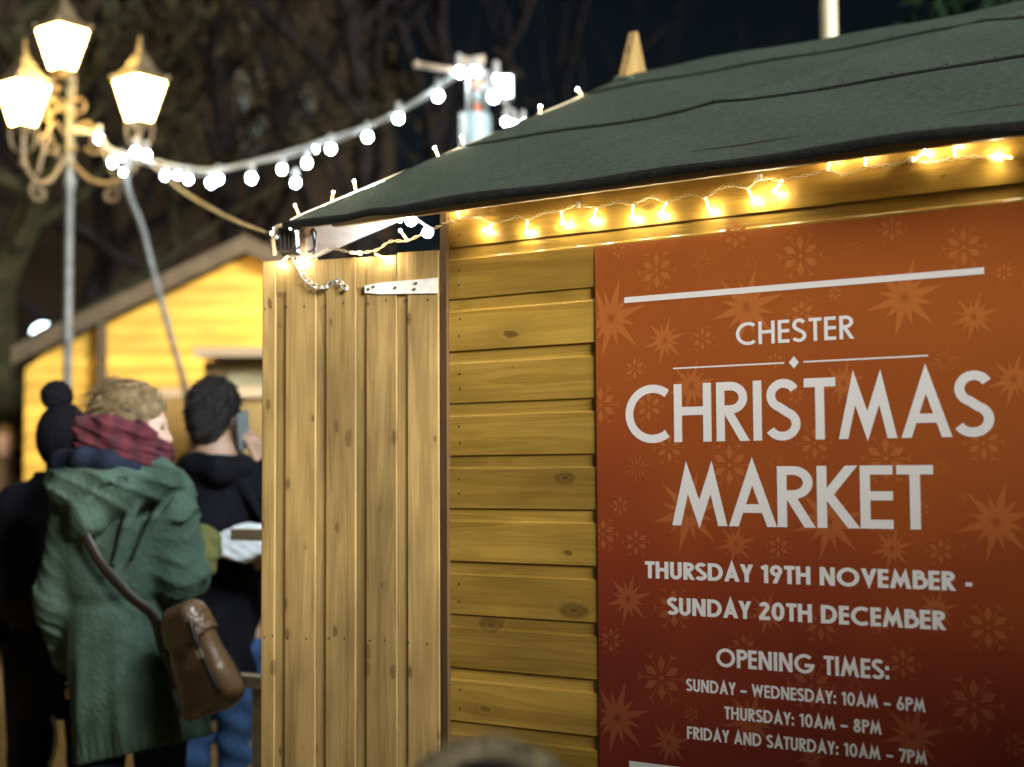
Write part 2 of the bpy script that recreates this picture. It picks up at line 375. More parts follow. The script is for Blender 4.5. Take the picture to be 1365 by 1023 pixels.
for side in (1, -1):
    a, b = roofpt(XF, .0, -.022, side), roofpt(XF, 1.0, -.022, side)
    vs = [(XF, a[1], a[2]), (XF, b[1], b[2]), (XF, b[1], b[2] - .10), (XF, a[1] + .012 * side, a[2] - .075)]
    vs += [(x + .020, y, z) for x, y, z in vs]
    mb.add(vs, [(0, 1, 2, 3), (7, 6, 5, 4), (0, 4, 5, 1), (1, 5, 6, 2), (2, 6, 7, 3), (3, 7, 4, 0)], 0, .3 * side)
mb.build('bargeboard', M['barge'], stall)
pk = np.array([XF, YR, ZR])
mb = MB()
vs = []
hw = .085
for x in (-.014, .012): vs += [(XF + x, YR - hw, ZR - .03), (XF + x, YR + hw, ZR - .03), (XF + x, YR + .006, ZR + .150), (XF + x, YR - .006, ZR + .150)]
mb.add(vs, [(0, 3, 2, 1), (4, 5, 6, 7), (0, 1, 5, 4), (1, 2, 6, 5), (2, 3, 7, 6), (3, 0, 4, 7)]); mb.build('finial', M['door'], stall)
mb = MB()                                 # fold of felt and sacking at the ridge end
for i in range(9):
    x = XF + .0 + i * .012; mb.ball(roofpt(x, .93 - .005 * i, .010), .016 + .004 * math.sin(i * 2.1), 8)
mb.build('felt_fold', M['felt'], stall, smooth=True)

# swung-open front shutter with strap hinge and chain
DA = R(69); door_rot = DA - A
mb = MB(); ZT = 1.900; ZB = .12
xs = [-.4475, -.397 - .027, -.3175, -.213, -.109, 0.0]
edges = [-.460, -.424, -.317, -.213, -.109, -.004]
for i in range(5):
    x0, x1 = edges[i], edges[i + 1]; bid = i * .731 + .21
    g = .027 if i else .0
    ztop = ZT + random.uniform(-.004, .004)
    pr = [(x0 + .001, .010), (x0 + .001, .0058), (x0 + g * .6, .0050), (x0 + g * .85, .0036), (x0 + g, .0005), (x0 + g + .002, 0), (x1 - .002, 0.0), (x1 - .0005, .0012), (x1 - .0005, .0095)]
    if i == 0: pr = [(x0, .02), (x0, .001), (x0 + .002, 0), (x1 - .002, 0.0), (x1 - .0005, .0012), (x1 - .0005, .0095)]
    top = ZT - .085
    pt = [(p[0], min(p[1], .0012) if 0 < k < len(pr) - 1 else p[1]) for k, p in enumerate(pr)]
    k = len(pr)
    vs = [(x, y, ZB) for x, y in pr] + [(x, y, top) for x, y in pr] + [(x, y, top + .012) for x, y in pt] + [(x, y, ztop) for x, y in pt] + [(x, y + .016, ztop) for x, y in pt]
    if i == 0: mb.add(vs, [(r * k + a, r * k + a + 1, (r + 1) * k + a + 1, (r + 1) * k + a) for r in range(4) for a in range(k - 1)], 0, bid)
    else: mb.add(vs, [(r * k + a, r * k + a + 1, (r + 1) * k + a + 1, (r + 1) * k + a) for r in range(4) for a in range(k - 1)], 0, bid)
for zz in (1.022, 1.79):
    for i in range(5):
        for fx in (.3, .75):
            x0, x1 = edges[i], edges[i + 1]; xx = x0 + (x1 - x0) * fx + random.uniform(-.006, .006); z = zz + random.uniform(-.004, .004); r = .0021
            yy = .0065 if (i and fx == .3 and 0) else -.0006
            mb.add([(xx + r * math.cos(t * math.pi / 4), yy, z + r * 1.3 * math.sin(t * math.pi / 4)) for t in range(8)], [tuple(range(8))], 1)
mb.box((-.4585, .0102, ZB), (-.006, .0125, ZT - .012), 2)
shutter = mb.build('shutter', [M['door'], M['nail'], M['gap']], stall, loc=(-.004, -.012, 0), rot=(0, 0, door_rot))
mb = MB()
for z in (.45, 1.5): mb.box((-.44, .0127, z), (-.02, .035, z + .09), 0, z)
mb.box((-.4635, .0127, ZB), (-.4400, .05, ZT - .06), 0, .77)
mb.build('ledge', M['door'], shutter)
mb = MB()
vs = [(-.188, -.001, 1.813), (-.188, -.001, 1.829), (-.150, -.001, 1.834), (-.006, -.001, 1.838), (-.006, -.001, 1.803), (-.150, -.001, 1.808)]
vs2 = [(x, -.0045, z) for x, y, z in vs]
mb.add(vs2 + vs, [tuple(range(6))] + [(a, a + 6, (a + 1) % 6 + 6, (a + 1) % 6) for a in range(6)])
for x, z in ((-.178, 1.821), (-.165, 1.826), (-.058, 1.828), (-.062, 1.815), (-.11, 1.821)):
    mb.ball((x, -.005, z), .0035, 8, 1)
mb.build('strap_hinge', [mat('white_hinge', (.78, .80, .76), .4, .15, noise=.18, nscale=50), M['nail']], shutter)

# front counter: shelf rails and leg seen past the shutter
mb = MB()
r1, r2 = L(314, 712, .42), L(310, 905, .42)
mb.box((r1[0], .40, r1[2] - .017), (-.02, .46, r1[2] + .015), 0, .2)
mb.box((r2[0], .40, r2[2] - .017), (-.02, .46, r2[2] + .015), 0, .5)
lg = L(345, 950, .42)
mb.box((lg[0] - .012, .405, 0), (lg[0] + .03, .455, r2[2] - .018), 0, .9)
mb.build('counter_frame', M['trim'], stall)
mb = MB(); mb.box((-.30, .48, .86), (.0, 3.0, .885), 0, .3); mb.box((.0, .1, 0), (.02, 3.1, .86), 0, .6); mb.build('counter', M['wall'], stall)

# chain from the shutter's eye bolt to the roof corner
ST = Matrix.Translation(tuple(C0)) @ Matrix.Rotation(ANG, 4, 'Z')
SH = ST @ Matrix.Translation((-.004, -.012, 0)) @ Matrix.Rotation(door_rot, 4, 'Z')
SHI = (ST @ Matrix.Translation((0, 0, 0))).inverted()
def Ld(u, v, off=-.008):                  # point on the shutter's face, stall frame
    Mi = SH; o = np.array(Mi.translation); nn = np.array(Mi.to_3x3() @ Vector((0, 1, 0)))
    d = ray(u, v); p = CAM + d * (((o - CAM + nn * off) @ nn) / (d @ nn))
    return np.array(SHI @ Vector(p))
cp = spline([Ld(462, 385), Ld(447, 373, -.010), Ld(436, 383, -.012), Ld(422, 383, -.012), Ld(408, 373, -.012), Ld(399, 356, -.014), Ld(392, 343, -.014)], 4)
seg = [np.linalg.norm(np.subtract(cp[i + 1], cp[i])) for i in range(len(cp) - 1)]; tot = sum(seg)
def along(t):
    s = t * tot
    for i, q in enumerate(seg):
        if s <= q or i == len(seg) - 1: return np.array(cp[i]) + (np.array(cp[i + 1]) - np.array(cp[i])) * (s / q)
        s -= q
mb = MB(); NL = 12
for i in range(NL):
    a, b = Vector(along(i / NL)), Vector(along((i + 1) / NL)); d = (b - a).normalized(); c = (a + b) / 2
    side = d.cross(Vector((0, -1, 0))).normalized(); other = d.cross(side).normalized()
    s = side if i % 2 else (other * .8 + side * .6).normalized(); hl = (b - a).length * .68; hw = .0060
    pts = [c + d * hl * math.copysign(abs(math.cos(q)) ** .6, math.cos(q)) + s * hw * math.copysign(abs(math.sin(q)) ** .7, math.sin(q)) for q in [2 * math.pi * k / 16 for k in range(16)]]
    mb.tube(pts, .0017, 6, closed=True)
e = Vector(cp[0]); mb.ball(e + Vector((0, -.002, -.002)), .0055, 10)
mb.build('chain', M['steel'], stall, smooth=True)

# ------------------------------------------------------------------ small flood lamp at the roof corner
def at_stall(p): return ST @ Vector(p)
fl_c = L(385, 321, -.09)
fl = empty('flood_lamp', tuple(at_stall(fl_c)), R(-10), label='small black flood lamp seen from behind at the front corner of the felt roof', cat='lamp')
mb = MB()
vs = [(-.021, -.02, -.026), (.026, -.02, -.030), (.022, -.02, .022), (-.014, -.02, .028), (-.026, .03, -.032), (.030, .03, -.036), (.026, .03, .026), (-.020, .03, .032)]
mb.add(vs, [(0, 1, 2, 3), (7, 6, 5, 4), (0, 4, 5, 1), (1, 5, 6, 2), (2, 6, 7, 3), (3, 7, 4, 0)])
for i in range(4): mb.box((-.014 + i * .010, -.026, -.022), (-.011 + i * .010, -.0201, .018))
mb.build('housing', M['black'], fl)
mb = MB(); mb.tube([(-.030, -.012, -.036), (-.036, -.012, .0), (-.026, -.012, .032), (-.005, -.012, .036)], .006, 8); mb.build('bracket', M['trim'], fl, smooth=True)
mb = MB(); mb.tube(spline([(.02, .0, -.010), (.045, -.01, -.03), (.066, -.01, -.022), (.070, -.01, .012), (.058, 0, .024), (.064, 0, -.02), (.056, 0, -.05)], 6), .0028, 6); mb.build('cable', M['black'], fl, smooth=True)

# ------------------------------------------------------------------ poster
PX0, PX1, PZ1, PZ0 = .399, 1.285, 1.871, .55
poster = empty('poster', tuple(at_stall((PX0, -.0005, PZ0))), ANG, label='orange and red market poster with white lettering and snowflakes, fixed to the stall wall', cat='poster')
def pmat(name='poster_print', gain=1.0, add=(0, 0, 0)):
    m = bpy.data.materials.new(name); m.use_nodes = True; n = m.node_tree.nodes; l = m.node_tree.links; b = n['Principled BSDF']
    tc = n.new('ShaderNodeTexCoord'); sp = n.new('ShaderNodeSeparateXYZ'); l.new(tc.outputs['Object'], sp.inputs[0])
    no = n.new('ShaderNodeTexNoise'); no.inputs['Scale'].default_value = 3.2; no.inputs['Detail'].default_value = 1.5; l.new(tc.outputs['Object'], no.inputs['Vector'])
    a = n.new('ShaderNodeMath'); a.operation = 'MULTIPLY_ADD'; a.inputs[1].default_value = .8; l.new(sp.outputs['Z'], a.inputs[0])
    a2 = n.new('ShaderNodeMath'); a2.operation = 'MULTIPLY_ADD'; a2.inputs[1].default_value = .22; l.new(sp.outputs['X'], a2.inputs[0])
    a3 = n.new('ShaderNodeMath'); a3.operation = 'MULTIPLY_ADD'; a3.inputs[1].default_value = .55; a3.inputs[2].default_value = -.36; l.new(no.outputs['Fac'], a3.inputs[0])
    l.new(a3.outputs[0], a2.inputs[2]); l.new(a2.outputs[0], a.inputs[2])
    rp = n.new('ShaderNodeValToRGB'); e = rp.color_ramp.elements
    e[0].position = .22; e[0].color = (.165, .022, .012, 1); e[1].position = 1.0; e[1].color = (.37, .098, .017, 1)
    x = e.new(.48); x.color = (.245, .040, .013, 1); x = e.new(.72); x.color = (.335, .078, .015, 1)
    for q in rp.color_ramp.elements: q.color = (*[q.color[i] * gain + add[i] for i in range(3)], 1)
    l.new(a.outputs[0], rp.inputs['Fac']); l.new(rp.outputs['Color'], b.inputs['Base Color'])
    b.inputs['Roughness'].default_value = .5; b.inputs['Specular IOR Level'].default_value = .3
    n2 = n.new('ShaderNodeTexNoise'); n2.inputs['Scale'].default_value = 380; l.new(tc.outputs['Object'], n2.inputs['Vector'])
    bp = n.new('ShaderNodeBump'); bp.inputs['Strength'].default_value = .25; bp.inputs['Distance'].default_value = .002
    l.new(n2.outputs['Fac'], bp.inputs['Height']); l.new(bp.outputs['Normal'], b.inputs['Normal'])
    return m
mb = MB(); W, H = PX1 - PX0, PZ1 - PZ0
mb.box((0, -.003, 0), (W, .0025, H)); panel = mb.build('panel', pmat(), poster)
def pp(u, v): q = L(u, v, -.007); return q[0] - PX0, q[2] - PZ0
# printed snowflakes
mb = MB(); layer = [0]; fl_d = [0]
def poly(pts):
    layer[0] += 1; y = -.00308 - .000016 * (layer[0] % 3) - .00005 * (fl_d[0] % 3)
    pts = [(min(max(x, .001), W - .001), z) for x, z in pts]
    mb.add([(x, y, z) for x, z in pts], [tuple(range(len(pts)))])
def rhomb(cx, cz, ang, r0, r1, wd, wp=.5):
    c, s = math.cos(ang), math.sin(ang); rm = r0 + (r1 - r0) * wp
    poly([(cx + c * r0, cz + s * r0), (cx + c * rm + s * wd, cz + s * rm - c * wd), (cx + c * r1, cz + s * r1), (cx + c * rm - s * wd, cz + s * rm + c * wd)])
def star(cx, cz, r, n=12, thin=False):
    for k in range(n):
        a = k * 2 * math.pi / n + .26; big = k % 2 == 0
        if thin: rhomb(cx, cz, a, r * .12, r * (1.0 if big else .75), r * .035, .4)
        else: rhomb(cx, cz, a, r * .05, r * (1.0 if big else .72), r * (.105 if big else .085), .34)
def flake(cx, cz, r):
    for k in range(6):
        a = k * math.pi / 3 + math.pi / 6
        rhomb(cx, cz, a, r * .16, r * .74, r * .15, .55)
        c, s = math.cos(a + math.pi / 6), math.sin(a + math.pi / 6)
        rhomb(cx, cz, a + math.pi / 6, r * .1, r * 1.0, r * .02, .5)
        for sg in (-1, 1):
            bx, bz = cx + c * r * .72, cz + s * r * .72; a2 = a + math.pi / 6 + sg * .75
            poly([(bx, bz), (bx + r * .3 * math.cos(a2), bz + r * .3 * math.sin(a2)), (bx + r * .09 * c, bz + r * .09 * s)])
    poly([(cx + r * .09 * math.cos(t * math.pi / 3), cz + r * .09 * math.sin(t * math.pi / 3)) for t in range(6)])
K = 2.374
T1 = [('B',200,145,75),('B',655,98,90),('B',1172,70,90),('A',55,295,125),('A',485,260,130),('A',985,230,140),('T',345,118,48),('T',820,75,48),('A',225,365,75),('B',345,360,50),
      ('A',1205,290,90),('B',1300,150,45),('T',1110,430,60),('B',130,455,45),('T',300,250,28),('A',310,510,88),('A',1330,490,100),('B',22,570,72),('B',175,575,60),('B',240,705,62),
      ('T',140,770,55),('B',700,690,70),('B',925,740,100),('B',1235,690,80),('B',430,760,85),('B',85,890,40),('A',300,910,130),('A',745,940,135),('T',575,750,42),('T',1100,770,48),
      ('A',1275,940,150),('B',1040,900,40),('T',1165,870,35),('B',640,540,40),('B',575,430,40),('B',765,215,35),('B',450,30,60),('B',945,10,60),('A',790,500,80),('B',80,80,35),('T',500,120,30),('B',660,280,60)]
T2 = [('A',110,235,82),('B',135,55,55),('A',450,60,70),('B',585,70,50),('A',945,75,80),('B',1100,85,60),('T',1165,70,30),('B',255,265,80),('A',550,280,75),('B',720,310,78),('A',1085,270,80),
      ('B',1250,325,100),('B',905,310,50),('B',475,390,60),('B',55,365,50),('B',215,485,92),('T',360,470,40),('B',980,440,70),('B',690,510,95),('T',830,510,50),('A',75,610,115),('B',1205,570,120),
      ('A',500,620,105),('A',1010,670,120),('A',240,690,75),('B',310,600,35),('B',1335,700,60),('A',690,740,60),('T',1110,640,40),('B',30,30,60)]
for tab, ou, ov in ((T1, 790, 300), (T2, 790, 700)):
    for t, a, b, r in tab:
        u, v = ou + a / K, ov + b / K; cx, cz = pp(u, v); s = pp(u + 5, v); sc = (s[0] - cx) / 5 * r / K * .92
        fl_d[0] += 1
        if t == 'B': flake(cx, cz, sc)
        else: star(cx, cz, sc, 12, t == 'T')
for i in range(26):                       # lower part of the sheet, below the picture
    (flake if i % 2 else star)(random.uniform(.05, W - .05), random.uniform(.02, .20), random.uniform(.03, .08))
M['flake'] = pmat('flake_print', 1.12, (.075, .042, .014))
mb.build('snowflake_print', M['flake'], poster)

# lettering: a geometric sans drawn as strokes of even weight
def arc(cx, cy, rx, ry, a0, a1, n=18):
    return [(cx + rx * math.cos(R(a0 + (a1 - a0) * i / n)), cy + ry * math.sin(R(a0 + (a1 - a0) * i / n))) for i in range(n + 1)]
def glyph(ch, t):
    h = t / 2; o = []; g = lambda pts, hc=0: o.append((pts, hc))     # hc: bit 1 start, bit 2 end cut level
    ty, by = 1 - h, h
    if ch == 'C': g(arc(.50, .5, .5 - h, .51 - h, 52, 308, 26)); w = .80
    elif ch == 'O' or ch == '0':
        rx = .5 if ch == 'O' else .31; g(arc(rx, .5, rx - h, .51 - h, 0, 360, 32)); w = 2 * rx
    elif ch == 'G': g(arc(.51, .5, .51 - h, .51 - h, 45, 360, 26)); g([(.52, .5 - h * .9), (1.02 - h + .0, .5 - h * .9)]); w = 1.02
    elif ch == 'D': g([(h, 0), (h, 1)]); g([(h, ty), (.30, ty)] + arc(.30, .5, .44 - h, .5 - h, 90, -90, 20) + [(h, by)]); w = .74
    elif ch == 'H': g([(h, 0), (h, 1)]); g([(.66 - h, 0), (.66 - h, 1)]); g([(h, .53), (.66 - h, .53)]); w = .66
    elif ch == 'I': g([(h, 0), (h, 1)]); w = t
    elif ch == 'E': g([(h, 0), (h, 1)]); [g([(h, y), (.46, y)]) for y in (ty, .52, by)]; w = .46
    elif ch == 'F': g([(h, 0), (h, 1)]); [g([(h, y), (.46, y)]) for y in (ty, .50)]; w = .46
    elif ch == 'T': g([(.25, 0), (.25, 1)]); g([(0, ty), (.50, ty)]); w = .50
    elif ch == 'R':
        g([(h, 0), (h, 1)]); r = .27; g([(h, ty), (.24, ty)] + arc(.24, 1 - r, r - h * .7, r - h, 90, -90, 14) + [(h, 1 - 2 * r + h)]); g([(.20, .50), (.52 - h * .5, 0)], 3); w = .54
    elif ch == 'P':
        g([(h, 0), (h, 1)]); r = .28; g([(h, ty), (.26, ty)] + arc(.26, 1 - r, r - h * .7, r - h, 90, -90, 14) + [(h, 1 - 2 * r + h)]); w = .50
    elif ch == 'B':
        g([(h, 0), (h, 1)]); r = .245; g([(h, ty), (.23, ty)] + arc(.23, 1 - r, r - h * .8, r - h, 90, -90, 14) + [(h, 1 - 2 * r + h)])
        r2 = (1 - 2 * r + t) / 2; g([(h, 2 * r2 - h), (.26, 2 * r2 - h)] + arc(.26, r2, r2 - h * .7, r2 - h, 90, -90, 14) + [(h, by)]); w = .58
    elif ch == 'S':
        r = .262; s = .225
        g(arc(.27, 1 - r, s - h * .3, r - h + .01, 28, 250, 18) + [(.27 + .02, .5)] [0:0] + arc(.25, r + .005, s + .02 - h * .3, r - h + .012, 68, -152, 18)); w = .52
    elif ch == 'A': g([(h * .9, 0), (.36, 1 - t * .55), (.72 - h * .9, 0)], 3); g([(.17, .30), (.55, .30)]); w = .72
    elif ch == 'M': g([(h * .8, 0), (.235, 1 - t * 1.25), (.43, t * 1.35), (.625, 1 - t * 1.25), (.86 - h * .8, 0)], 3); w = .86
    elif ch == 'N': g([(h, 0), (h, 1)]); g([(.68 - h, 0), (.68 - h, 1)]); g([(h * 1.1, 1), (.68 - h * 1.1, 0)], 3); w = .68
    elif ch == 'V': g([(h * .9, 1), (.33, t * 1.15), (.66 - h * .9, 1)], 3); w = .66
    elif ch == 'W': g([(h * .8, 1), (.25, t * 1.3), (.47, 1 - t * 1.1), (.69, t * 1.3), (.94 - h * .8, 1)], 3); w = .94
    elif ch == 'Y': g([(.30, 0), (.30, .48)]); g([(h * .9, 1), (.30, .42), (.60 - h * .9, 1)], 3); w = .60
    elif ch == 'K': g([(h, 0), (h, 1)]); g([(t * .9, .50), (.50, 1)], 3); g([(t * 1.0, .56), (.56 - h * .4, 0)], 3); w = .57
    elif ch == 'U': g([(h, 1), (h, .30)] + arc(.30, .30, .30 - h, .31 - h, 180, 360, 18) + [(.60 - h, 1)]); w = .60
    elif ch == '1': g([(.24, 0), (.24, 1)]); g([(.02, .80), (.24, 1 - h * .6)]); w = .24 + h
    elif ch == '2': g(arc(.26, .72, .25 - h, .285 - h, 170, -25, 14) + [(.08, h)]); g([(.0, h), (.53, h)]); w = .53
    elif ch == '6': g(arc(.29, .30, .29 - h, .31 - h, 0, 360, 24)); g([(h + .01, .36), (.36, 1)], 2); w = .58
    elif ch == '9': g(arc(.29, .70, .29 - h, .31 - h, 0, 360, 24)); g([(.58 - h - .01, .64), (.22, 0)], 2); w = .58
    elif ch == '7': g([(0, ty), (.50, ty)]); g([(.47, 1 - h), (.17, 0)], 2); w = .51
    elif ch == '8': g(arc(.28, .755, .235 - h, .255 - h, 0, 360, 22)); g(arc(.28, .27, .28 - h, .285 - h, 0, 360, 22)); w = .56
    elif ch == ':': g([(h, .02), (h, .02 + t * 1.1)]); g([(h, .48), (h, .48 + t * 1.1)]); w = t
    elif ch == '-': g([(0, .36), (.28, .36)]); w = .28
    elif ch == '~': g([(0, .36), (.52, .36)]); w = .52
    else: w = .30
    return o, w
lay2 = [0]
def strip(mb, pts, hc, t, fx, y):
    q = [pts[0]]
    for p in pts[1:]:
        if math.hypot(p[0] - q[-1][0], p[1] - q[-1][1]) > 1e-5: q.append(p)
    pts = q; n = len(pts); Lf, Rt = [], []
    closed = math.hypot(pts[0][0] - pts[-1][0], pts[0][1] - pts[-1][1]) < 1e-6
    if closed: pts = pts[:-1]; n -= 1
    for i in range(n):
        p = pts[i]
        a = pts[i - 1] if (i or closed) else None; b = pts[(i + 1) % n] if (i < n - 1 or closed) else None
        def nrm(q, r): dx, dy = r[0] - q[0], r[1] - q[1]; k = math.hypot(dx, dy); return (-dy / k, dx / k)
        n1 = nrm(a, p) if a else nrm(p, b); n2 = nrm(p, b) if b else n1
        mx, my = n1[0] + n2[0], n1[1] + n2[1]; k = mx * n1[0] + my * n1[1]; k = max(k, .12)
        off = (mx / k * t / 2, my / k * t / 2)
        l, r = [p[0] + off[0], p[1] + off[1]], [p[0] - off[0], p[1] - off[1]]
        if (i == 0 and hc & 1) or (i == n - 1 and hc & 2):
            q = b if i == 0 else a; dx, dy = p[0] - q[0], p[1] - q[1]
            for e in (l, r): e[0] += dx / dy * (p[1] - e[1]); e[1] = p[1]
        Lf.append(l); Rt.append(r)
    vs = [(*fx(*q), ) for q in Lf] + [(*fx(*q), ) for q in Rt]
    mb.add([(x, y, z) for x, z in vs], [(i + n, (i + 1) % n + n, (i + 1) % n, i) for i in range(n if closed else n - 1)])
def text(mb, s, x0, x1, base, cap, t, sp):
    parts = []; x = 0
    for ch in s:
        if ch == ' ': x += .26 + sp; continue
        o, wd = glyph(ch, t); parts.append((x, o)); x += wd + sp
        if ch in 'TYAVL' : x -= .03
    tot = x - sp; kx = (x1 - x0) / tot
    for gx, o in parts:
        for pts, hc in o:
            lay2[0] += 1
            strip(mb, pts, hc, t, lambda a, b: (x0 + (gx + a) * kx - PX0, base + b * cap - PZ0), -.00334 - .000016 * (lay2[0] % 5))
M['ink'] = mat('white_print', (.82, .82, .82), .5, spec=.3)
for args in (('CHESTER', .722, .965, 1.646, .0445, .145, .12), ('CHRISTMAS', .469, 1.219, 1.458, .117, .145, .085), ('MARKET', .577, 1.106, 1.291, .117, .145, .05),
             ('THURSDAY 19TH NOVEMBER -', .511, 1.176, 1.183, .0345, .205, .075), ('SUNDAY 20TH DECEMBER', .562, 1.126, 1.112, .0345, .205, .075),
             ('OPENING TIMES:', .669, 1.020, 1.016, .036, .185, .085), ('SUNDAY ~ WEDNESDAY: 10AM ~ 6PM', .602, 1.086, .963, .0245, .19, .085),
             ('THURSDAY: 10AM ~ 8PM', .685, 1.003, .9155, .0245, .19, .085), ('FRIDAY AND SATURDAY: 10AM ~ 7PM', .602, 1.087, .8695, .0245, .19, .085)):
    mb = MB(); text(mb, *args); mb.build('lettering', M['ink'], poster)
def rule(pts): mb = MB(); mb.add([(x - PX0, -.00334, z - PZ0) for x, z in pts], [(0, 1, 2, 3)]); mb.build('printed_rule', M['ink'], poster)
for x0, x1, z0, z1 in ((.469, 1.211, 1.748, 1.760), (.469, 1.211, .800, .812), (.581, .824, 1.6055, 1.6085), (.863, 1.106, 1.6055, 1.6085)): rule(((x0, z0), (x1, z0), (x1, z1), (x0, z1)))
rule(((.833, 1.607), (.8435, 1.595), (.854, 1.607), (.8435, 1.619)))

# ------------------------------------------------------------------ fairy lights along the eave
def led_proto(name, tip, tube, s=1.0):
    mb = MB()
    mb.lathe([(.0024 * s, 0), (.0027 * s, .004 * s), (.0027 * s, .022 * s), (.0019 * s, .026 * s)], 8, mi=0)
    mb.ball((0, 0, .0275 * s), .0028 * s, 8, 1, 1.15)
    return mb.build(name, [tube, tip], None, True)
def led_at(root, proto, first, base, tip):
    b, t = Vector(base), Vector(tip); d = (t - b).normalized()
    Mx = Matrix.Translation(b) @ d.to_track_quat('Z', 'Y').to_matrix().to_4x4()
    if first: proto.parent = root; proto.matrix_basis = Mx; return proto
    return copy_of(proto, root, Mx)
fairy = empty('fairy_lights', tuple(C0), ANG, label='string of warm fairy lights strung under the eave above the poster and shutter', cat='fairy lights')
wl = [((612,292),(608,279)),((658,298),(643,308)),((703,293),(701,315)),((748.6,281.7),(750,301)),((795.5,277),(787.6,298)),((844,273),(842,298)),((889,270),(879,286)),((940.7,264),(948,289)),
      ((997,251.7),(1010.5,279.6)),((1042.7,240),(1034,253)),((1103,228),(1108.7,208.6)),((1154,222),(1152.7,202.7)),((1217,215),(1240.7,196)),((1273,210.6),(1271.5,185.7)),((1349,210.6),(1328.6,207.7))]
ends = [(L(*b, -.012), L(*t, -.014 - .004 * (i % 2))) for i, (b, t) in enumerate(wl)]
proto = led_proto('light_bulb', M['led'], M['ledtube'])
for i, (b, t) in enumerate(ends): led_at(fairy, proto, i == 0, b, t)
path = [Ld(384, 341.6, -.004), Ld(417, 341.6, -.012), Ld(440, 331, .02), Ld(467, 336, .02), Ld(500, 334, .02), Ld(520, 322, .02), Ld(543, 320.7, .02), Ld(570, 309, .015), L(600, 295, -.012)]
wp = [L(606, 296, -.010), L(612, 292, -.012), L(640, 290, -.006), L(658, 297, -.012), L(690, 289, -.006), L(703, 293, -.012), L(725, 284, -.006), L(748.6, 281, -.012), L(770, 273, -.005), L(795, 277, -.012), L(822, 269, -.006), L(844, 272, -.012), L(868, 263, -.006), L(889, 269, -.012),
      L(918, 260, -.006), L(940, 263, -.012), L(958, 252, -.006), L(978, 247, -.006), L(997, 251, -.012), L(1013, 238, -.005), L(1042, 240, -.010), L(1075, 234, -.006), L(1103, 228, -.012), L(1125, 233, -.006), L(1154, 223, -.012), L(1190, 220, -.006), L(1214, 214, -.005), L(1240, 217, -.012), L(1273, 211, -.012), L(1300, 209, -.006), L(1349, 210, -.010), L(1420, 200, -.008), L(1500, 195, -.008)]
full = spline(path + wp, 10)
mb = MB()
for ph in (0, math.pi):
    pts = []; s = 0
    for i, p in enumerate(full):
        if i: s += np.linalg.norm(p - full[i - 1])
        pts.append(p + np.array([0, math.cos(s * 150 + ph) * .0022, math.sin(s * 150 + ph) * .0026]))
    mb.tube(pts, .00115, 5)
mb.build('wire', M['wire'], fairy, smooth=True)
M['clip'] = mat('clip', (.6, .58, .52), .5)
for q in (L(770.6, 273, -.005), L(1013, 237, -.005), L(1214, 213.6, -.005)):
    mb = MB(); mb.box(q - np.array([.004, .004, .006]), q + np.array([.004, .004, .006])); mb.build('clip', M['clip'], fairy)
dl = [((384,341.6),(368.6,355.9)),((417,341.6),(398,351.5)),((467.5,337),(481,338)),((543,320.7),(533.5,307.5)),((500,339),(509,343))]
for b, t in dl: led_at(fairy, proto, False, Ld(*b, -.012), Ld(*t, -.016))
# second string round the front rake of the roof
rake = empty('fairy_lights', tuple(C0), ANG, label='string of warm fairy lights running up the front edge of the green roof', cat='fairy lights')
rk = []
protob = led_proto('light_bulb', M['led'], M['ledtube'], .95)
for i, (u, v, du, dv) in enumerate(((405,290,-3,-4),(439,273,5,-6),(480,258,-4,-14),(586,212,-4,-5),(612,199,-5,-14),(690,160,3,-2),(770,132,-14,-6),(820,109,-9,-12))):
    s, t = roof_uv(u, v); b = np.array(roofpt(XF - .016, max(.0, min(1, t)), .006)); rk.append(b)
    led_at(rake, protob, i == 0, b, b + np.array([-.003 + du * .0004, du * .001, -dv * .0022 + .004]))
mb = MB(); mb.tube(spline([np.array(roofpt(XF - .016, 0, .004))] + sorted(rk, key=lambda q: q[1]) + [np.array(roofpt(XF - .016, 1, .004))], 6), .002, 5); mb.build('wire', M['wire'], rake, smooth=True)
# cool white bulbs hung under the canopy
cool = empty('fairy_lights', (0, 0, 0), 0, label='cool white round bulbs strung under the front canopy behind the shutter', cat='fairy lights')
mb = MB(); mb.ball((0, 0, 0), .0135, 12); pb = mb.build('light_bulb', M['bulbnear'], cool, True)
spots = [(548,294,3.9,1.0),(570,310,3.75,.9),(504,304,3.8,.38),(533.5,293.6,3.9,.3),(484,297,3.8,.25),(466,319,3.75,.3),(438,322,3.75,.5),(388,306,3.72,.25),(364,312,3.75,.3)]
wpts = []
for i, (u, v, Y, s) in enumerate(spots):
    p = P(u, v, Y); Mx = Matrix.Translation(p) @ Matrix.Scale(s, 4)
    if i == 0: pb.matrix_basis = Mx
    else: copy_of(pb, cool, Mx)
    wpts.append(p)
wpts.sort(key=lambda q: q[0])
mb = MB(); mb.tube(spline([q + np.array([0, 0, .014]) for q in wpts], 6), .002, 5); mb.build('wire', M['whitewire'], cool, smooth=True)

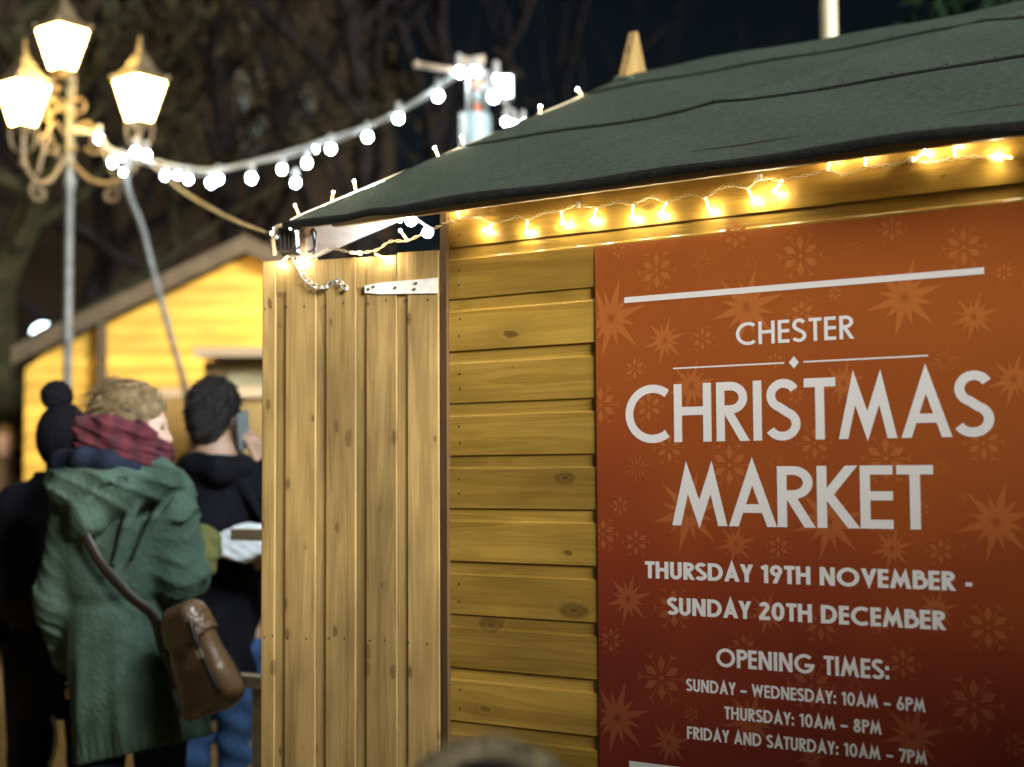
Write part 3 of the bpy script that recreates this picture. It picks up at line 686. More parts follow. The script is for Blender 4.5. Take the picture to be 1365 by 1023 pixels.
# ------------------------------------------------------------------ stall added out of view behind the camera, only to shade the lower walls
shade_stall = empty('market_stall', (2.2, -.7, 0), R(37), label='unseen plain pine stall added behind the viewer for its shade', cat='stall')
mb = MB(); mb.box((-3.2, -2.2, 0), (3.2, 0, 2.30), 0, .4); mb.build('walls', M['wall'], shade_stall)
mb = MB(); mb.add([(-3.4, .2, 2.30), (3.4, .2, 2.30), (3.4, -1.1, 2.76), (-3.4, -1.1, 2.76), (3.4, -2.4, 2.30), (-3.4, -2.4, 2.30)], [(0, 1, 2, 3), (3, 2, 4, 5), (0, 5, 4, 1), (0, 3, 5), (1, 4, 2)]); mb.build('roof', M['felt'], shade_stall)

# ------------------------------------------------------------------ street lamp with four lanterns
LY = 10.0
lp = P(88, 640, LY); lp[2] = 0
lamp = empty('street_lamp', tuple(lp), 0, label='ornate street lamp with a cluster of glowing lanterns on curled iron arms', cat='street lamp')
def lq(u, v, dy=0.0): return P(u, v, LY + dy) - lp
mb = MB()
mb.lathe([(.16, 0), (.16, .25), (.11, .32), (.09, .9), (.065, .98), (.034, 1.1), (.030, 2.3), (.042, 2.34), (.030, 2.38), (.028, 3.35), (.05, 3.42), (.030, 3.5), (.026, lq(84, 100)[2])], 14)
mb.build('pole', M['polemetal'], lamp, True)
def lantern(c, first=None):
    if first: return [copy_of(o, lamp if i == 0 else None, Matrix.Translation(c) @ Matrix.Scale(.88, 4) if i == 0 else None) for i, o in enumerate(first)]
    mb = MB(); mb.lathe([(.092, .01), (.196, .315)], 4, phase=-math.pi / 2 + .12); g = mb.build('lantern', M['lampglass'], lamp, loc=c)
    mb = MB()
    for k in range(4):
        a = -math.pi / 2 + .12 + k * math.pi / 2
        mb.tube([(.096 * math.cos(a), .096 * math.sin(a), 0), (.201 * math.cos(a), .201 * math.sin(a), .32)], .007, 6)
    mb.lathe([(.05, -.06), (.075, -.03), (.102, 0), (.094, .012)], 4, phase=-math.pi / 2 + .12)
    fr = mb.build('frame', M['lampmetal'], g)
    mb = MB(); mb.lathe([(.21, .318), (.222, .335), (.15, .39), (.10, .44), (.095, .47), (.07, .49), (.05, .53), (.02, .55), (.028, .58), (.01, .62), (.018, .645), (.003, .69)], 4, phase=-math.pi / 2 + .12)
    for k in range(4):
        a = -math.pi / 2 + .12 + k * math.pi / 2; mb.ball((.21 * math.cos(a), .21 * math.sin(a), .35), .022, 8)
    rf = mb.build('roof', M['lampmetal'], g)
    return [g, fr, rf]
lc = [lq(83, 94, 0), lq(31, 169, -.25), lq(186, 163, -.15)]
L0 = lantern(lc[0]); L0[0].scale = (.88,) * 3
for c in lc[1:]:
    cs = lantern(c, L0)
    for o in cs[1:]: o.parent = cs[0]
mb = MB()
def scroll(c, r, a0, a1, n=18, pl=(1, 0)):
    out = []
    for i in range(n + 1):
        a = R(a0 + (a1 - a0) * i / n); q = r * (1 - .75 * i / n)
        out.append((c[0] + q * math.cos(a) * pl[0], c[1] + q * math.cos(a) * pl[1], c[2] + q * math.sin(a)))
    return out
for c, hub in ((lc[1], lq(88, 205)), (lc[2], lq(88, 205))):
    c = np.array(c); d = c - hub; d[2] = 0; ln = np.linalg.norm(d); d /= ln
    top = c + np.array([0, 0, -.05])
    mb.tube(spline([hub + np.array([0, 0, -.02]), hub + d * ln * .35 + np.array([0, 0, -.20]), hub + d * ln * .72 + np.array([0, 0, -.22]), hub + d * ln * .97 + np.array([0, 0, -.10]), top], 8), .017, 8)
    mb.tube(spline([hub + np.array([0, 0, .12]), hub + d * ln * .30 + np.array([0, 0, .20]), hub + d * ln * .5 + np.array([0, 0, .02]), hub + d * ln * .66 + np.array([0, 0, -.18])], 8), .013, 8)
    mb.tube(scroll(hub + d * ln * .42 + np.array([0, 0, .06]), .085, 200, 620, 20, d[:2]), .011, 6)
    mb.tube(scroll(hub + d * ln * .62 + np.array([0, 0, -.30]), .075, 80, -330, 20, d[:2]), .011, 6)
    for k in (-1, 1): mb.tube(spline([top + np.array([0, 0, -.14]), top + np.array([k * .07, 0, -.09]), top + np.array([k * .09, 0, 0]), top + np.array([k * .085, 0, .055])], 5), .009, 6)
    mb.ball(top + np.array([0, 0, -.2]), .03, 8)
for k in (-1, 1): mb.tube(spline([lq(84, 150), lq(84 + k * 14, 128), lq(84 + k * 16, 104), lq(84 + k * 11, 96)], 6), .010, 6)
for u, v in ((70, 132), (68, 152), (99, 133), (98, 155), (77, 118), (76, 198), (99, 198), (64, 160), (77, 208)): mb.ball(lq(u, v, -.05), .022, 8)
for k in (-1, 1): mb.tube(scroll(lq(88 + k * 16, 143), .075, 90 + 90 * k, 90 + 90 * k - k * 400), .010, 6)
mb.build('arms', M['lampmetal'], lamp, True)

mb = MB(); mb.tube(spline([P(172, 208, 9.82), P(170, 250, 9.8), P(190, 305, 9.8), P(205, 365, 9.82), P(228, 450, 9.9), P(246, 517, 10.0), P(256, 600, 10.2), P(258, 857, 10.6)], 8), .021, 8)
tag(mb.build('power_cable', M['polemetal'], None, True), 'thick grey cable hanging from the right lantern of the street lamp past the yellow hut', 'cable')

# ------------------------------------------------------------------ festoon of white bulbs, and the mast that carries it
def fy(u): return 9.9 - (u - 100) / 540 * 1.9
fest = empty('festoon_lights', (0, 0, 0), 0, label='festoon of glowing white bulbs sagging from the street lamp to the mast', cat='festoon lights')
cab = [(100,172),(125,178),(150,200),(200,214),(260,226),(300,224),(340,215),(385,203),(430,188),(500,164),(560,131),(612,93),(632,84)]
def cabv(u):
    for (a, b), (c, d) in zip(cab, cab[1:]):
        if a <= u <= c: return b + (d - b) * (u - a) / (c - a)
mb = MB(); mb.tube(spline([P(u, v, fy(u)) for u, v in cab], 6), .010, 7); mb.build('cable', M['whitewire'], fest, True)
mb = MB(); mb.tube(spline([P(u, v + 5 + 3 * math.sin(u / 30), fy(u) - .06) for u, v in cab], 6), .006, 6); mb.build('carrier_wire', M['whitewire'], fest, True)
mb = MB(); mb.ball((0, 0, -.062), .021, 12, 0, 1.15); b0 = mb.build('light_bulb', M['bulb'], fest, True)
mb = MB(); mb.lathe([(.016, -.045), (.018, -.03), (.018, .02), (.008, .03)], 10); s0 = mb.build('socket', M['socket'], b0, True)
bl = [(132,187,1),(150,219,1),(163,211,.55),(181,205,1.1),(195,209,1),(164,231,.6),(220,236,.95),(237,235,.75),(251,241,.95),(281,246,1),(291,241,1),(335,240,1.1),(376,228,.95),(394,246,.95),(409,220,.95),(421,200,.5),(441,201,1),(490,185,1),(531,160,1.05),(583,114,.5),(584,131,1.1),(612,99,1.15)]
for i, (u, v, s) in enumerate(bl):
    p = P(u, v, fy(u)) + np.array([0, 0, .072 * s]); Mx = Matrix.Translation(p) @ Matrix.Scale(s, 4)
    if i == 0: b0.matrix_basis = Mx
    else:
        c = copy_of(b0, fest, Mx); copy_of(s0, c, Matrix.Identity(4))
fest2 = empty('festoon_lights', (0, 0, 0), 0, label='short run of white bulbs dropping from the mast behind the green roof', cat='festoon lights')
c2 = [P(636, 84, 8), P(662, 124, 7.6), P(700, 168, 7.0), P(760, 235, 6.2)]
mb = MB(); mb.tube(spline(c2, 6), .010, 7); mb.build('cable', M['whitewire'], fest2, True)
for i, (u, v, Y, s) in enumerate(((658,132,7.7,1.25),(661,110,7.7,1.15),(632,97,7.95,.9),(674,164,7.3,.7),(684,169,7.2,.85),(697,166,7.1,.7))):
    Mx = Matrix.Translation(P(u, v, Y) + np.array([0, 0, .072 * s])) @ Matrix.Scale(s, 4)
    c = copy_of(b0, fest2, Mx); copy_of(s0, c, Matrix.Identity(4))
mb = MB(); mb.tube(spline([P(188, 205, 9.85), P(240, 252, 8.4), P(300, 288, 6.2), P(368, 316, 3.85)], 8), .007, 7)
tag(mb.build('supply_cable', M['black'], None, True), 'pale supply cable running from the street lamp to the corner of the felt roof', 'cable')

MY = 8.1
mp = P(637, 640, MY); mp[2] = 0
mast = empty('mast', tuple(mp), 0, label='grey mast with red and white striped tube and side arm behind the green roof', cat='mast')
def mq(u, v, dy=0.0): return P(u, v, MY + dy) - mp
mb = MB(); zt = mq(637, 153)[2]; mb.lathe([(.12, 0), (.085, .3), (.085, zt - .01), (.078, zt)], 18); mb.build('column', mat('mast_grey', (.20, .27, .28), .5, .2), mast, True)
mb = MB(); a = mq(617, 190, -.1); b = mq(617, 151, -.1); mb.tube([(a[0], a[1], .6), tuple(b)], .017, 8); mb.tube([mq(622, 158, -.12), mq(622, 190, -.12)], .006, 6); mb.build('side_pipe', M['whitewire'], mast, True)
mb = MB()
for i in range(4):
    v0, v1 = 155 - i * 16, 155 - (i + 1) * 16; mb.tube([mq(637, v0, -.03), mq(637, v1, -.03)], .021, 10, i % 2)
mb.build('striped_tube', [mat('orange_red', (.62, .16, .07), .5), M['whitewire']], mast, True)
mb = MB()
for u in (624, 648): mb.tube([mq(u, 156), mq(u, 94)], .011, 8)
for v in (134, 115, 96): mb.tube([mq(624, v), mq(648, v)], .008, 6)
mb.build('lattice', M['whitewire'], mast, True)
mb = MB(); mb.tube([mq(628, 96), mq(590, 92), mq(556, 86)], .017, 8); mb.ball(mq(556, 86), .022, 8); mb.ball(mq(620, 82), .03, 8); mb.ball(mq(640, 83), .028, 8); mb.tube([mq(612, 84), mq(646, 77)], .018, 8); mb.build('side_arm', mat('mast_brown', (.3, .24, .18), .5), mast, True)
fp = P(668, 117, 7.95)
fp2 = empty('floodlight', tuple(fp), 0, label='bright square white floodlight fixed beside the mast', cat='floodlight')
mb = MB(); mb.box((-.05, -.03, -.055), (.055, -.027, .055)); mb.build('lens', mat('flood_lens', (1, 1, 1), .3, emit=(.82, .95, 1), estr=16), fp2)
mb = MB(); mb.box((-.06, -.0265, -.065), (.065, .05, .065)); mb.box((-.13, .0, -.015), (-.0601, .02, .015)); mb.build('housing', M['socket'], fp2)

# ------------------------------------------------------------------ yellow hut behind
HY = 11.0
M['hut'] = wood('golden_siding', (.47, .27, .035), (.62, .39, .06), (.2, .1, .02), 0, .5, knots=.8, kscale=4, stain=.2)
M['hutroof'] = mat('brown_bargeboard', (.048, .036, .021), .7, noise=.3, nscale=6)
hc = P(330, 640, HY); hc[2] = 0
hut = empty('wooden_hut', tuple(hc), 0, label='golden lit wooden hut with a wide gable behind the customers', cat='hut')
def hq(u, v, dy=0.0): return P(u, v, HY + dy) - hc
zpk = hq(330, 340)[2]; xl, zl = hq(40, 0)[0], hq(40, 484)[2]
def gz(x): return zpk - (zpk - zl) * abs(x / xl)
mb = MB(); n = 26; bw = .122
for i in range(n):
    z0, z1 = i * bw, (i + 1) * bw
    if z0 >= zpk - .02: break
    def hx(z): return min(-xl, -xl * max(.01, (zpk - z)) / (zpk - zl)) if z > zl else -xl
    a, b = hx(z0), hx(min(z1, zpk - .01)); z1 = min(z1, zpk - .01)
    vs = [(-a, 0, z0), (a, 0, z0), (b, .018, z1), (-b, .018, z1), (-a, .02, z0), (a, .02, z0)]
    mb.add(vs, [(0, 1, 2, 3), (4, 5, 1, 0)], 0, i * .617)
mb.build('front_wall', M['hut'], hut)
mb = MB(); mb.box((xl, .03, 0), (xl + .03, 3.0, zl - .03), 0, .3); mb.box((-xl - .03, .03, 0), (-xl, 3.0, zl - .03), 0, .4); mb.box((xl + .03, 2.97, 0), (-xl - .03, 3.0, zl), 0, .5); mb.build('side_walls', M['hut'], hut)
sl_ = math.hypot(xl, zpk - zl)
mb = MB()
for sg in (-1, 1):
    e = (sg * -xl * 1.03, 0); ze = gz(xl * 1.03)
    for y0, y1, t0, t1, mi in ((-.14, 3.2, .07, .115, 1), (-.16, -.1401, -.0, .13, 0)):
        vs = [(sg * -xl * 1.03, y0, ze + t0), (0, y0, zpk + t0), (0, y0, zpk + t1), (sg * -xl * 1.03, y0, ze + t1)]
        vs += [(x, y1, z) for x, y, z in vs]
        mb.add(vs, [(0, 1, 2, 3), (7, 6, 5, 4), (0, 4, 5, 1), (1, 5, 6, 2), (2, 6, 7, 3), (3, 7, 4, 0)], mi)
mb.build('roof', [M['hutroof'], mat('hut_felt', (.05, .05, .04), .9)], hut)
mb = MB(); pa = hq(136, 500, -.12); mb.box((pa[0] - .028, pa[1] - .025, 0), (pa[0] + .028, pa[1] + .025, gz(pa[0]) + .0)); mb.build('porch_post', M['hutroof'], hut)
mb = MB(); a, b = hq(212, 530, -.05), hq(420, 640, -.05)
mb.box((a[0], -.05, a[2]), (b[0], -.0005, a[2] + .07), 0, .1); mb.build('lintel', M['trim'], hut)
mb = MB(); mb.box((a[0] + .02, -.035, .0), (b[0] - .02, -.0007, a[2] - .002), 0, .2); mb.build('hatch', wood('hatch_boards', (.20, .125, .03), (.27, .17, .045), (.1, .05, .01), 0, .6), hut)  # brown boards fill the hatch opening
hl = P(372, 420, HY - .5)
hlamp = empty('bulkhead_lamp', tuple(hl), 0, label='round warm lamp on an arm lighting the gable of the golden hut', cat='lamp')
mb = MB(); mb.ball((0, 0, 0), .05, 12); mb.build('light_bulb', mat('warm_lamp', (1, .9, .6), .3, emit=(1, .62, .20), estr=125), hlamp, True)
mb = MB(); mb.tube([(0, 0, .05), (0, .04, .12), (0, .45, .14)], .012, 8); mb.build('arm', M['lampmetal'], hlamp, True)

# kiosk with a flat canopy
KY = 8.6
kp = P(320, 640, KY); kp[2] = 0
kiosk = empty('kiosk', tuple(kp), 0, label='brown timber kiosk with a flat pale canopy beside the phoning man', cat='kiosk')
def kq(u, v, dy=0.0): return P(u, v, KY + dy) - kp
a = kq(258, 476, -.25); M['kio'] = wood('brown_boards', (.19, .125, .035), (.27, .18, .055), (.1, .05, .02), 2, .6)
mb = MB(); vs = [(a[0], -.25, a[2]), (1.2, -.25, a[2]), (1.2, -.25, a[2] + .055), (a[0], -.25, a[2] + .055), (a[0] + .06, 1.3, a[2] + .05), (1.2, 1.3, a[2] + .14), (1.2, 1.3, a[2] + .19), (a[0] + .06, 1.3, a[2] + .12)]
mb.add(vs, [(0, 1, 2, 3), (7, 6, 5, 4), (0, 4, 5, 1), (1, 5, 6, 2), (3, 2, 6, 7), (3, 7, 4, 0)]); mb.build('canopy', M['trim'], kiosk)
b = kq(272, 478)
mb = MB(); mb.box((b[0], 0, 0), (1.1, 1.2, a[2] - .005), 0, .4); mb.build('body', M['kio'], kiosk)
c, d = kq(303, 497, -.02), kq(330, 516, -.02)
mb = MB(); mb.box((c[0], -.02, d[2]), (1.0, -.0005, c[2])); mb.build('window', mat('dull_glass', (.22, .2, .12), .25, noise=.3, nscale=3), kiosk)
mb = MB(); mb.box((c[0] + .07, -.06, d[2] - .062), (1.0, -.0005, d[2] - .002), 0, .2); mb.build('sill', M['trim'], kiosk)

# globe lamp beyond the hut
gp = P(58, 447, 16); gb = gp.copy(); gb[2] = 0
gl = empty('globe_lamp', tuple(gb), 0, label='cool white globe lamp half hidden by the hut roof at far left', cat='lamp')
mb = MB(); mb.ball((0, 0, gp[2]), .135, 16); mb.build('globe', mat('globe', (1, 1, 1), .3, emit=(.62, .86, 1), estr=5), gl, True)
mb = MB(); mb.lathe([(.07, 0), (.04, .4), (.03, gp[2] - .14)], 10); mb.build('pole', M['polemetal'], gl, True)
gp = P(97, 433, 16.5); gb = gp.copy(); gb[2] = 0
gl = empty('globe_lamp', tuple(gb), 0, label='tiny cool white lamp right of the lamp pole above the hut roof', cat='lamp')
mb = MB(); mb.ball((0, 0, gp[2]), .035, 10); mb.build('globe', mat('small_globe', (1, 1, 1), .3, emit=(.62, .86, 1), estr=4), gl, True)
mb = MB(); mb.lathe([(.04, 0), (.02, .4), (.02, gp[2] - .036)], 8); mb.build('pole', M['polemetal'], gl, True)

# flagpole behind the ridge
fp_ = P(1105, 30, 6.2)
fpole = empty('flagpole', (fp_[0], fp_[1], 0), 0, label='pale round pole rising behind the ridge of the green roof', cat='pole')
mb = MB(); mb.lathe([(.045, 0), (.038, 2.5), (.032, 6.4)], 14); mb.build('shaft', mat('pale_pole', (.45, .42, .30), .5), fpole, True)
mb = MB(); mb.ball((0, 0, 6.44), .05, 12); mb.build('finial', M['lampmetal'], fpole, True)

# ------------------------------------------------------------------ dark buildings behind
def building(loc, wd, h, dp, rz, label, wins, roofh, mw, mg):
    o = empty('dark_building', loc, rz, label=label, cat='building')
    mb = MB(); mb.box((-wd / 2, 0, 0), (wd / 2, dp, h)); mb.build('wall', mw, o)
    mb = MB(); mb.add([(-wd / 2 - .3, -.3, h), (wd / 2 + .3, -.3, h), (wd / 2 + .3, dp + .3, h), (-wd / 2 - .3, dp + .3, h), (-wd / 2 + 1, dp / 2, h + roofh), (wd / 2 - 1, dp / 2, h + roofh)],
                      [(0, 3, 2, 1), (0, 1, 5, 4), (1, 2, 5), (2, 3, 4, 5), (3, 0, 4)]); mb.build('roof', M['feltdark'], o)
    for x, z, ww, hh in wins:
        mb = MB(); mb.box((x - ww / 2, -.02, z - hh / 2), (x + ww / 2, -.001, z + hh / 2)); wdw = mb.build('window', mg, o)
        mb = MB()
        for dx in (-.5, 0, .5): mb.box((x + dx * ww - .05, -.06, z - hh / 2 - .06), (x + dx * ww + .05, -.0205, z + hh / 2 + .06))
        for dz in (-.5, 0, .5): mb.box((x - ww / 2 + .05, -.058, z + dz * hh - .05), (x + ww / 2 - .05, -.0207, z + dz * hh + .05))
        mb.build('frame', M['hutroof'], wdw)
    return o
M['brickdark'] = mat('dark_brick', (.022, .016, .011), .9, spec=0.0, noise=.5, nscale=.8)  # very dark brown brick, tone varied at random
M['pane'] = mat('bluish_glow_pane', (.10, .15, .15), .2, emit=(.42, .62, .62), estr=.075)  # panes given a faint bluish glow of their own
BY = 22.0
def bq(u, v): return P(u, v, BY)
bx = [bq(-150, 0)[0], bq(470, 0)[0]]; bm = (bx[0] + bx[1]) / 2
wins = []
for u, v, du, dv in ((338, 183, 32, 55), (334, 124, 32, 48), (404, 150, 26, 60)):
    p = bq(u, v); q = bq(u + du, v - dv); wins.append((p[0] - bm, p[2], q[0] - p[0], q[2] - p[2]))
building((bm, BY, 0), bx[1] - bx[0], bq(0, -40)[2], 8, 0, 'tall dark brick building with dim bluish windows behind the festoon', wins, 3.0, M['brickdark'], M['pane'])
building((bq(640, 0)[0], BY + 9, 0), 4.5, 5.0, 6, 0, 'low dark building right of the tall brick one, mostly hidden by the stall roof', [(-.6, 3.2, .8, 1.3)], 1.6, M['brickdark'], M['pane'])

# ------------------------------------------------------------------ bare trees
M['bark'] = mat('mossy_bark', (.016, .016, .009), .95, spec=0.0, noise=.5, nscale=7, bump=.8, bscale=25)
M['bark2'] = mat('grey_bark', (.010, .009, .009), .95, spec=0.0, noise=.4, nscale=7, bump=.8, bscale=25)
M['leaf'] = mat('dry_leaves', (.012, .0105, .006), .7, spec=0.0, noise=.5, nscale=3)
M['leafg'] = mat('evergreen_leaves', (.012, .030, .012), .8, spec=.1, noise=.5, nscale=3)
def tree(loc, h, r, label, bark, seed, leaves=0, spread=1.0, leafm=None, first=.35):
    rs = random.Random(seed); o = empty('tree', loc, 0, label=label, cat='tree'); tb, cb, lb = MB(), MB(), MB()
    pts = [Vector((rs.uniform(-.04, .04) * i, rs.uniform(-.04, .04) * i, h * .62 * i / 7)) for i in range(8)]
    rad = [r * (1.35 if i == 0 else 1 - .085 * i) for i in range(8)]; tb.tube(pts, rad, 12)
    tips = []
    def grow(p, d, ln, rr, lvl):
        n = 5; q = [p]; dd = d.copy()
        for i in range(n):
            dd = (dd + Vector((rs.uniform(-.3, .3), rs.uniform(-.3, .3), rs.uniform(-.1, .25)))).normalized(); q.append(q[-1] + dd * ln / n)
        cb.tube(q, [rr * (1 - .13 * i) for i in range(n + 1)], 6 if lvl < 2 else 4, cap=False)
        if lvl >= 2: tips.extend(q[2:])
        if lvl < 3:
            for k in range(3 if lvl < 2 else 2):
                b = q[rs.randint(2, n)]; nd = (dd + Vector((rs.uniform(-1, 1), rs.uniform(-1, 1), rs.uniform(-.3, .6))) * .8 * spread).normalized(); grow(b, nd, ln * rs.uniform(.5, .72), rr * .5, lvl + 1)
    for i in range(9):
        t = first + (1 - first) * i / 8; k = t * 7; a = int(min(6, k)); p = pts[a].lerp(pts[a + 1], k - a); an = i * 2.4 + rs.random()
        grow(p, Vector((math.cos(an) * spread, math.sin(an) * spread, rs.uniform(.4, 1.0))).normalized(), h * rs.uniform(.25, .38), r * .38, 0)
    tb.build('trunk', bark, o, True); cb.build('branches', bark, o, True)
    if leaves:
        for i in range(leaves):
            c = rs.choice(tips) + Vector([rs.gauss(0, .12) for _ in range(3)]); s = rs.uniform(.05, .10)
            a = Vector([rs.uniform(-1, 1) for _ in range(3)]).normalized(); b = a.orthogonal().normalized()
            lb.add([c - a * s, c + b * s * .55, c + a * s, c - b * s * .55], [(0, 1, 2, 3)])
        lb.build('crown', leafm or M['leaf'], o)
    return o
def gr(u, Y): p = P(u, 640, Y); return (p[0], p[1], 0)
tree(gr(10, 12.6), 8.5, .23, 'mossy tree with a thick trunk at the far left edge', M['bark'], 3, 2600, 1.0, None, .45)
tree(gr(120, 17), 11, .20, 'bare tree behind the street lamp and its lanterns', M['bark2'], 5, 900)
tree(gr(300, 16), 11, .17, 'bare slim tree above the peak of the golden hut', M['bark2'], 8, 500)
tree(gr(480, 15), 12, .19, 'bare tree behind the festoon cable left of the mast', M['bark2'], 12, 0, .7)
tree(gr(590, 18), 12, .17, 'bare slender tree directly behind the mast', M['bark2'], 15, 0, .7)
tree(gr(1283, 9.5), 3.93, .10, 'green leafy tree just showing over the ridge at right', M['bark2'], 21, 4200, .7, M['leafg'], .5)

# ------------------------------------------------------------------ people: smooth bodies from distance fields
class Grid:
    def __init__(s, lo, hi, h):
        s.lo = np.array(lo, float); s.h = h; n = np.ceil((np.array(hi) - s.lo) / h).astype(int) + 1
        s.x, s.y, s.z = np.meshgrid(*[s.lo[i] + h * np.arange(n[i]) for i in range(3)], indexing='ij'); s.x = s.x.astype('f4'); s.y = s.y.astype('f4'); s.z = s.z.astype('f4')
def smin(a, b, k):
    h = np.clip(.5 + .5 * (b - a) / k, 0, 1); return b + (a - b) * h - k * h * (1 - h)
def cone(g, a, b, ra, rb):
    a = np.array(a, float); d = np.array(b, float) - a; t = np.clip(((g.x - a[0]) * d[0] + (g.y - a[1]) * d[1] + (g.z - a[2]) * d[2]) / max(d @ d, 1e-9), 0, 1)
    return np.sqrt((g.x - a[0] - d[0] * t) ** 2 + (g.y - a[1] - d[1] * t) ** 2 + (g.z - a[2] - d[2] * t) ** 2) - (ra + (rb - ra) * t)
def chain(g, pts, rs, k=.02, closed=False):
    rs = rs if hasattr(rs, '__len__') else [rs] * len(pts); f = None
    for i in range(len(pts) - (0 if closed else 1)):
        j = (i + 1) % len(pts); c = cone(g, pts[i], pts[j], rs[i], rs[j]); f = c if f is None else smin(f, c, k)
    return f
def ell(g, c, r):
    q = np.sqrt(((g.x - c[0]) / r[0]) ** 2 + ((g.y - c[1]) / r[1]) ** 2 + ((g.z - c[2]) / r[2]) ** 2); return (q - 1) * min(r)
class Loc:                                # the same grid seen from a turned frame (x forward, y left, z up)
    def __init__(s, g, c, yaw, pitch, k=1.0):
        cy_, sy = math.cos(yaw), math.sin(yaw); x, y, z = g.x - c[0], g.y - c[1], g.z - c[2]
        X, Y = cy_ * x + sy * y, -sy * x + cy_ * y; cp, sp = math.cos(pitch), math.sin(pitch)
        s.x, s.y, s.z = (cp * X + sp * z) / k, Y / k, (-sp * X + cp * z) / k; s.k = k
def loft(g, tab, fold=None):
    """tab rows: z, cx, cy, rx, ry, sorted by z"""
    tab = np.array(sorted([list(map(float, t)) for t in tab])); zz = g.z
    cx, cyy, rx, ry = [np.interp(zz, tab[:, 0], tab[:, i]) for i in (1, 2, 3, 4)]
    dx, dy = (g.x - cx) / rx, (g.y - cyy) / ry; q = np.sqrt(dx * dx + dy * dy) + 1e-6
    th = np.arctan2(dy, dx); m = 1.0 if fold is None else 1 + fold(th, zz)
    d = (q - m) * np.minimum(rx, ry)
    return np.maximum(d, np.maximum(tab[0, 0] - zz, zz - tab[-1, 0]))
def head(g, c, yaw, pitch, k=1.0):
    q = Loc(g, c, yaw, pitch, k)
    f = ell(q, (-.012, 0, .032), (.098, .077, .103))
    f = smin(f, ell(q, (.035, 0, -.035), (.062, .060, .085)), .03)
    f = smin(f, ell(q, (.062, 0, -.088), (.030, .032, .026)), .03)
    for s in (-1, 1):
        f = smin(f, cone(q, (.088, s * .012, .030), (.078, s * .042, .030), .010, .008), .014)
        f = smin(f, ell(q, (.062, s * .036, -.022), (.028, .026, .024)), .02)
        f = smin(f, ell(q, (-.004, s * .078, -.008), (.019, .010, .031)), .008)
        e = ell(q, (.090, s * .032, .012), (.015, .015, .011)); f = -smin(-f, e, .008) if 0 else np.maximum(f, -(e - .0) ) * 1.0
        f = np.minimum(f, ell(q, (.0775, s * .032, .012), (.0125, .0125, .0125)))
    f = smin(f, chain(q, [(.092, 0, .018), (.110, 0, -.018), (.113, 0, -.024)], [.008, .010, .0125], .008), .010)
    for s in (-1, 1): f = smin(f, ell(q, (.100, s * .012, -.026), (.012, .008, .009)), .006)
    f = smin(f, ell(q, (.091, 0, -.052), (.012, .024, .007)), .006)
    f = smin(f, ell(q, (.089, 0, -.063), (.011, .020, .007)), .006)
    f = smin(f * k, cone(g, np.array(c) + np.array([-.02 * math.cos(yaw), -.02 * math.sin(yaw), -.06]) * k, np.array(c) + np.array([-.035 * math.cos(yaw), -.035 * math.sin(yaw), -.21]) * k, .054 * k, .062 * k), .03)
    return f, q
def hand(g, w, fwd, nor, thumb, k=1.0, curl=.5):
    """palm and five bent fingers; w wrist, fwd along the palm, nor out of the back of the hand, thumb = side the thumb leaves"""
    w, fwd, nor = [np.array(v, float) for v in (w, fwd, nor)]; fwd /= np.linalg.norm(fwd); nor -= fwd * (nor @ fwd); nor /= np.linalg.norm(nor); sd = np.cross(fwd, nor) * thumb
    f = None
    for i, o in enumerate((-.030, -.010, .010, .029)):
        kn = w + (fwd * (.088 - .006 * abs(i - 1.4)) + sd * -o) * k
        pl = cone(g, w + (fwd * .012 - sd * o * .5) * k, kn, .018 * k, .0125 * k); f = pl if f is None else smin(f, pl, .012 * k)
    for i, (o, ln) in enumerate(((-.031, .060), (-.010, .074), (.0115, .078), (.032, .070))):
        p = w + (fwd * (.088 - .006 * abs(i - 1.4)) - sd * o) * k; d = fwd.copy(); pts = [p]
        for j, s in enumerate((.45, .31, .24)):
            a = curl * (.55, .75, .55)[j]; d = d * math.cos(a) - nor_rot(d, nor, fwd) * math.sin(a); d /= np.linalg.norm(d); pts.append(pts[-1] + d * ln * s * k)
        f = np.minimum(f, chain(g, pts, [.0092 * k, .0086 * k, .0078 * k, .0066 * k], .004))
    t0 = w + (fwd * .022 + sd * .022) * k; t1 = t0 + (fwd * .030 + sd * .024 - nor * .012) * k; t2 = t1 + (fwd * .034 + sd * .006 - nor * .014) * k
    return smin(f, chain(g, [t0, t1, t2], [.015 * k, .011 * k, .0085 * k], .006), .006)
def nor_rot(d, nor, fwd):
    s = np.cross(fwd, nor); n = np.cross(s, d); return n / np.linalg.norm(n)
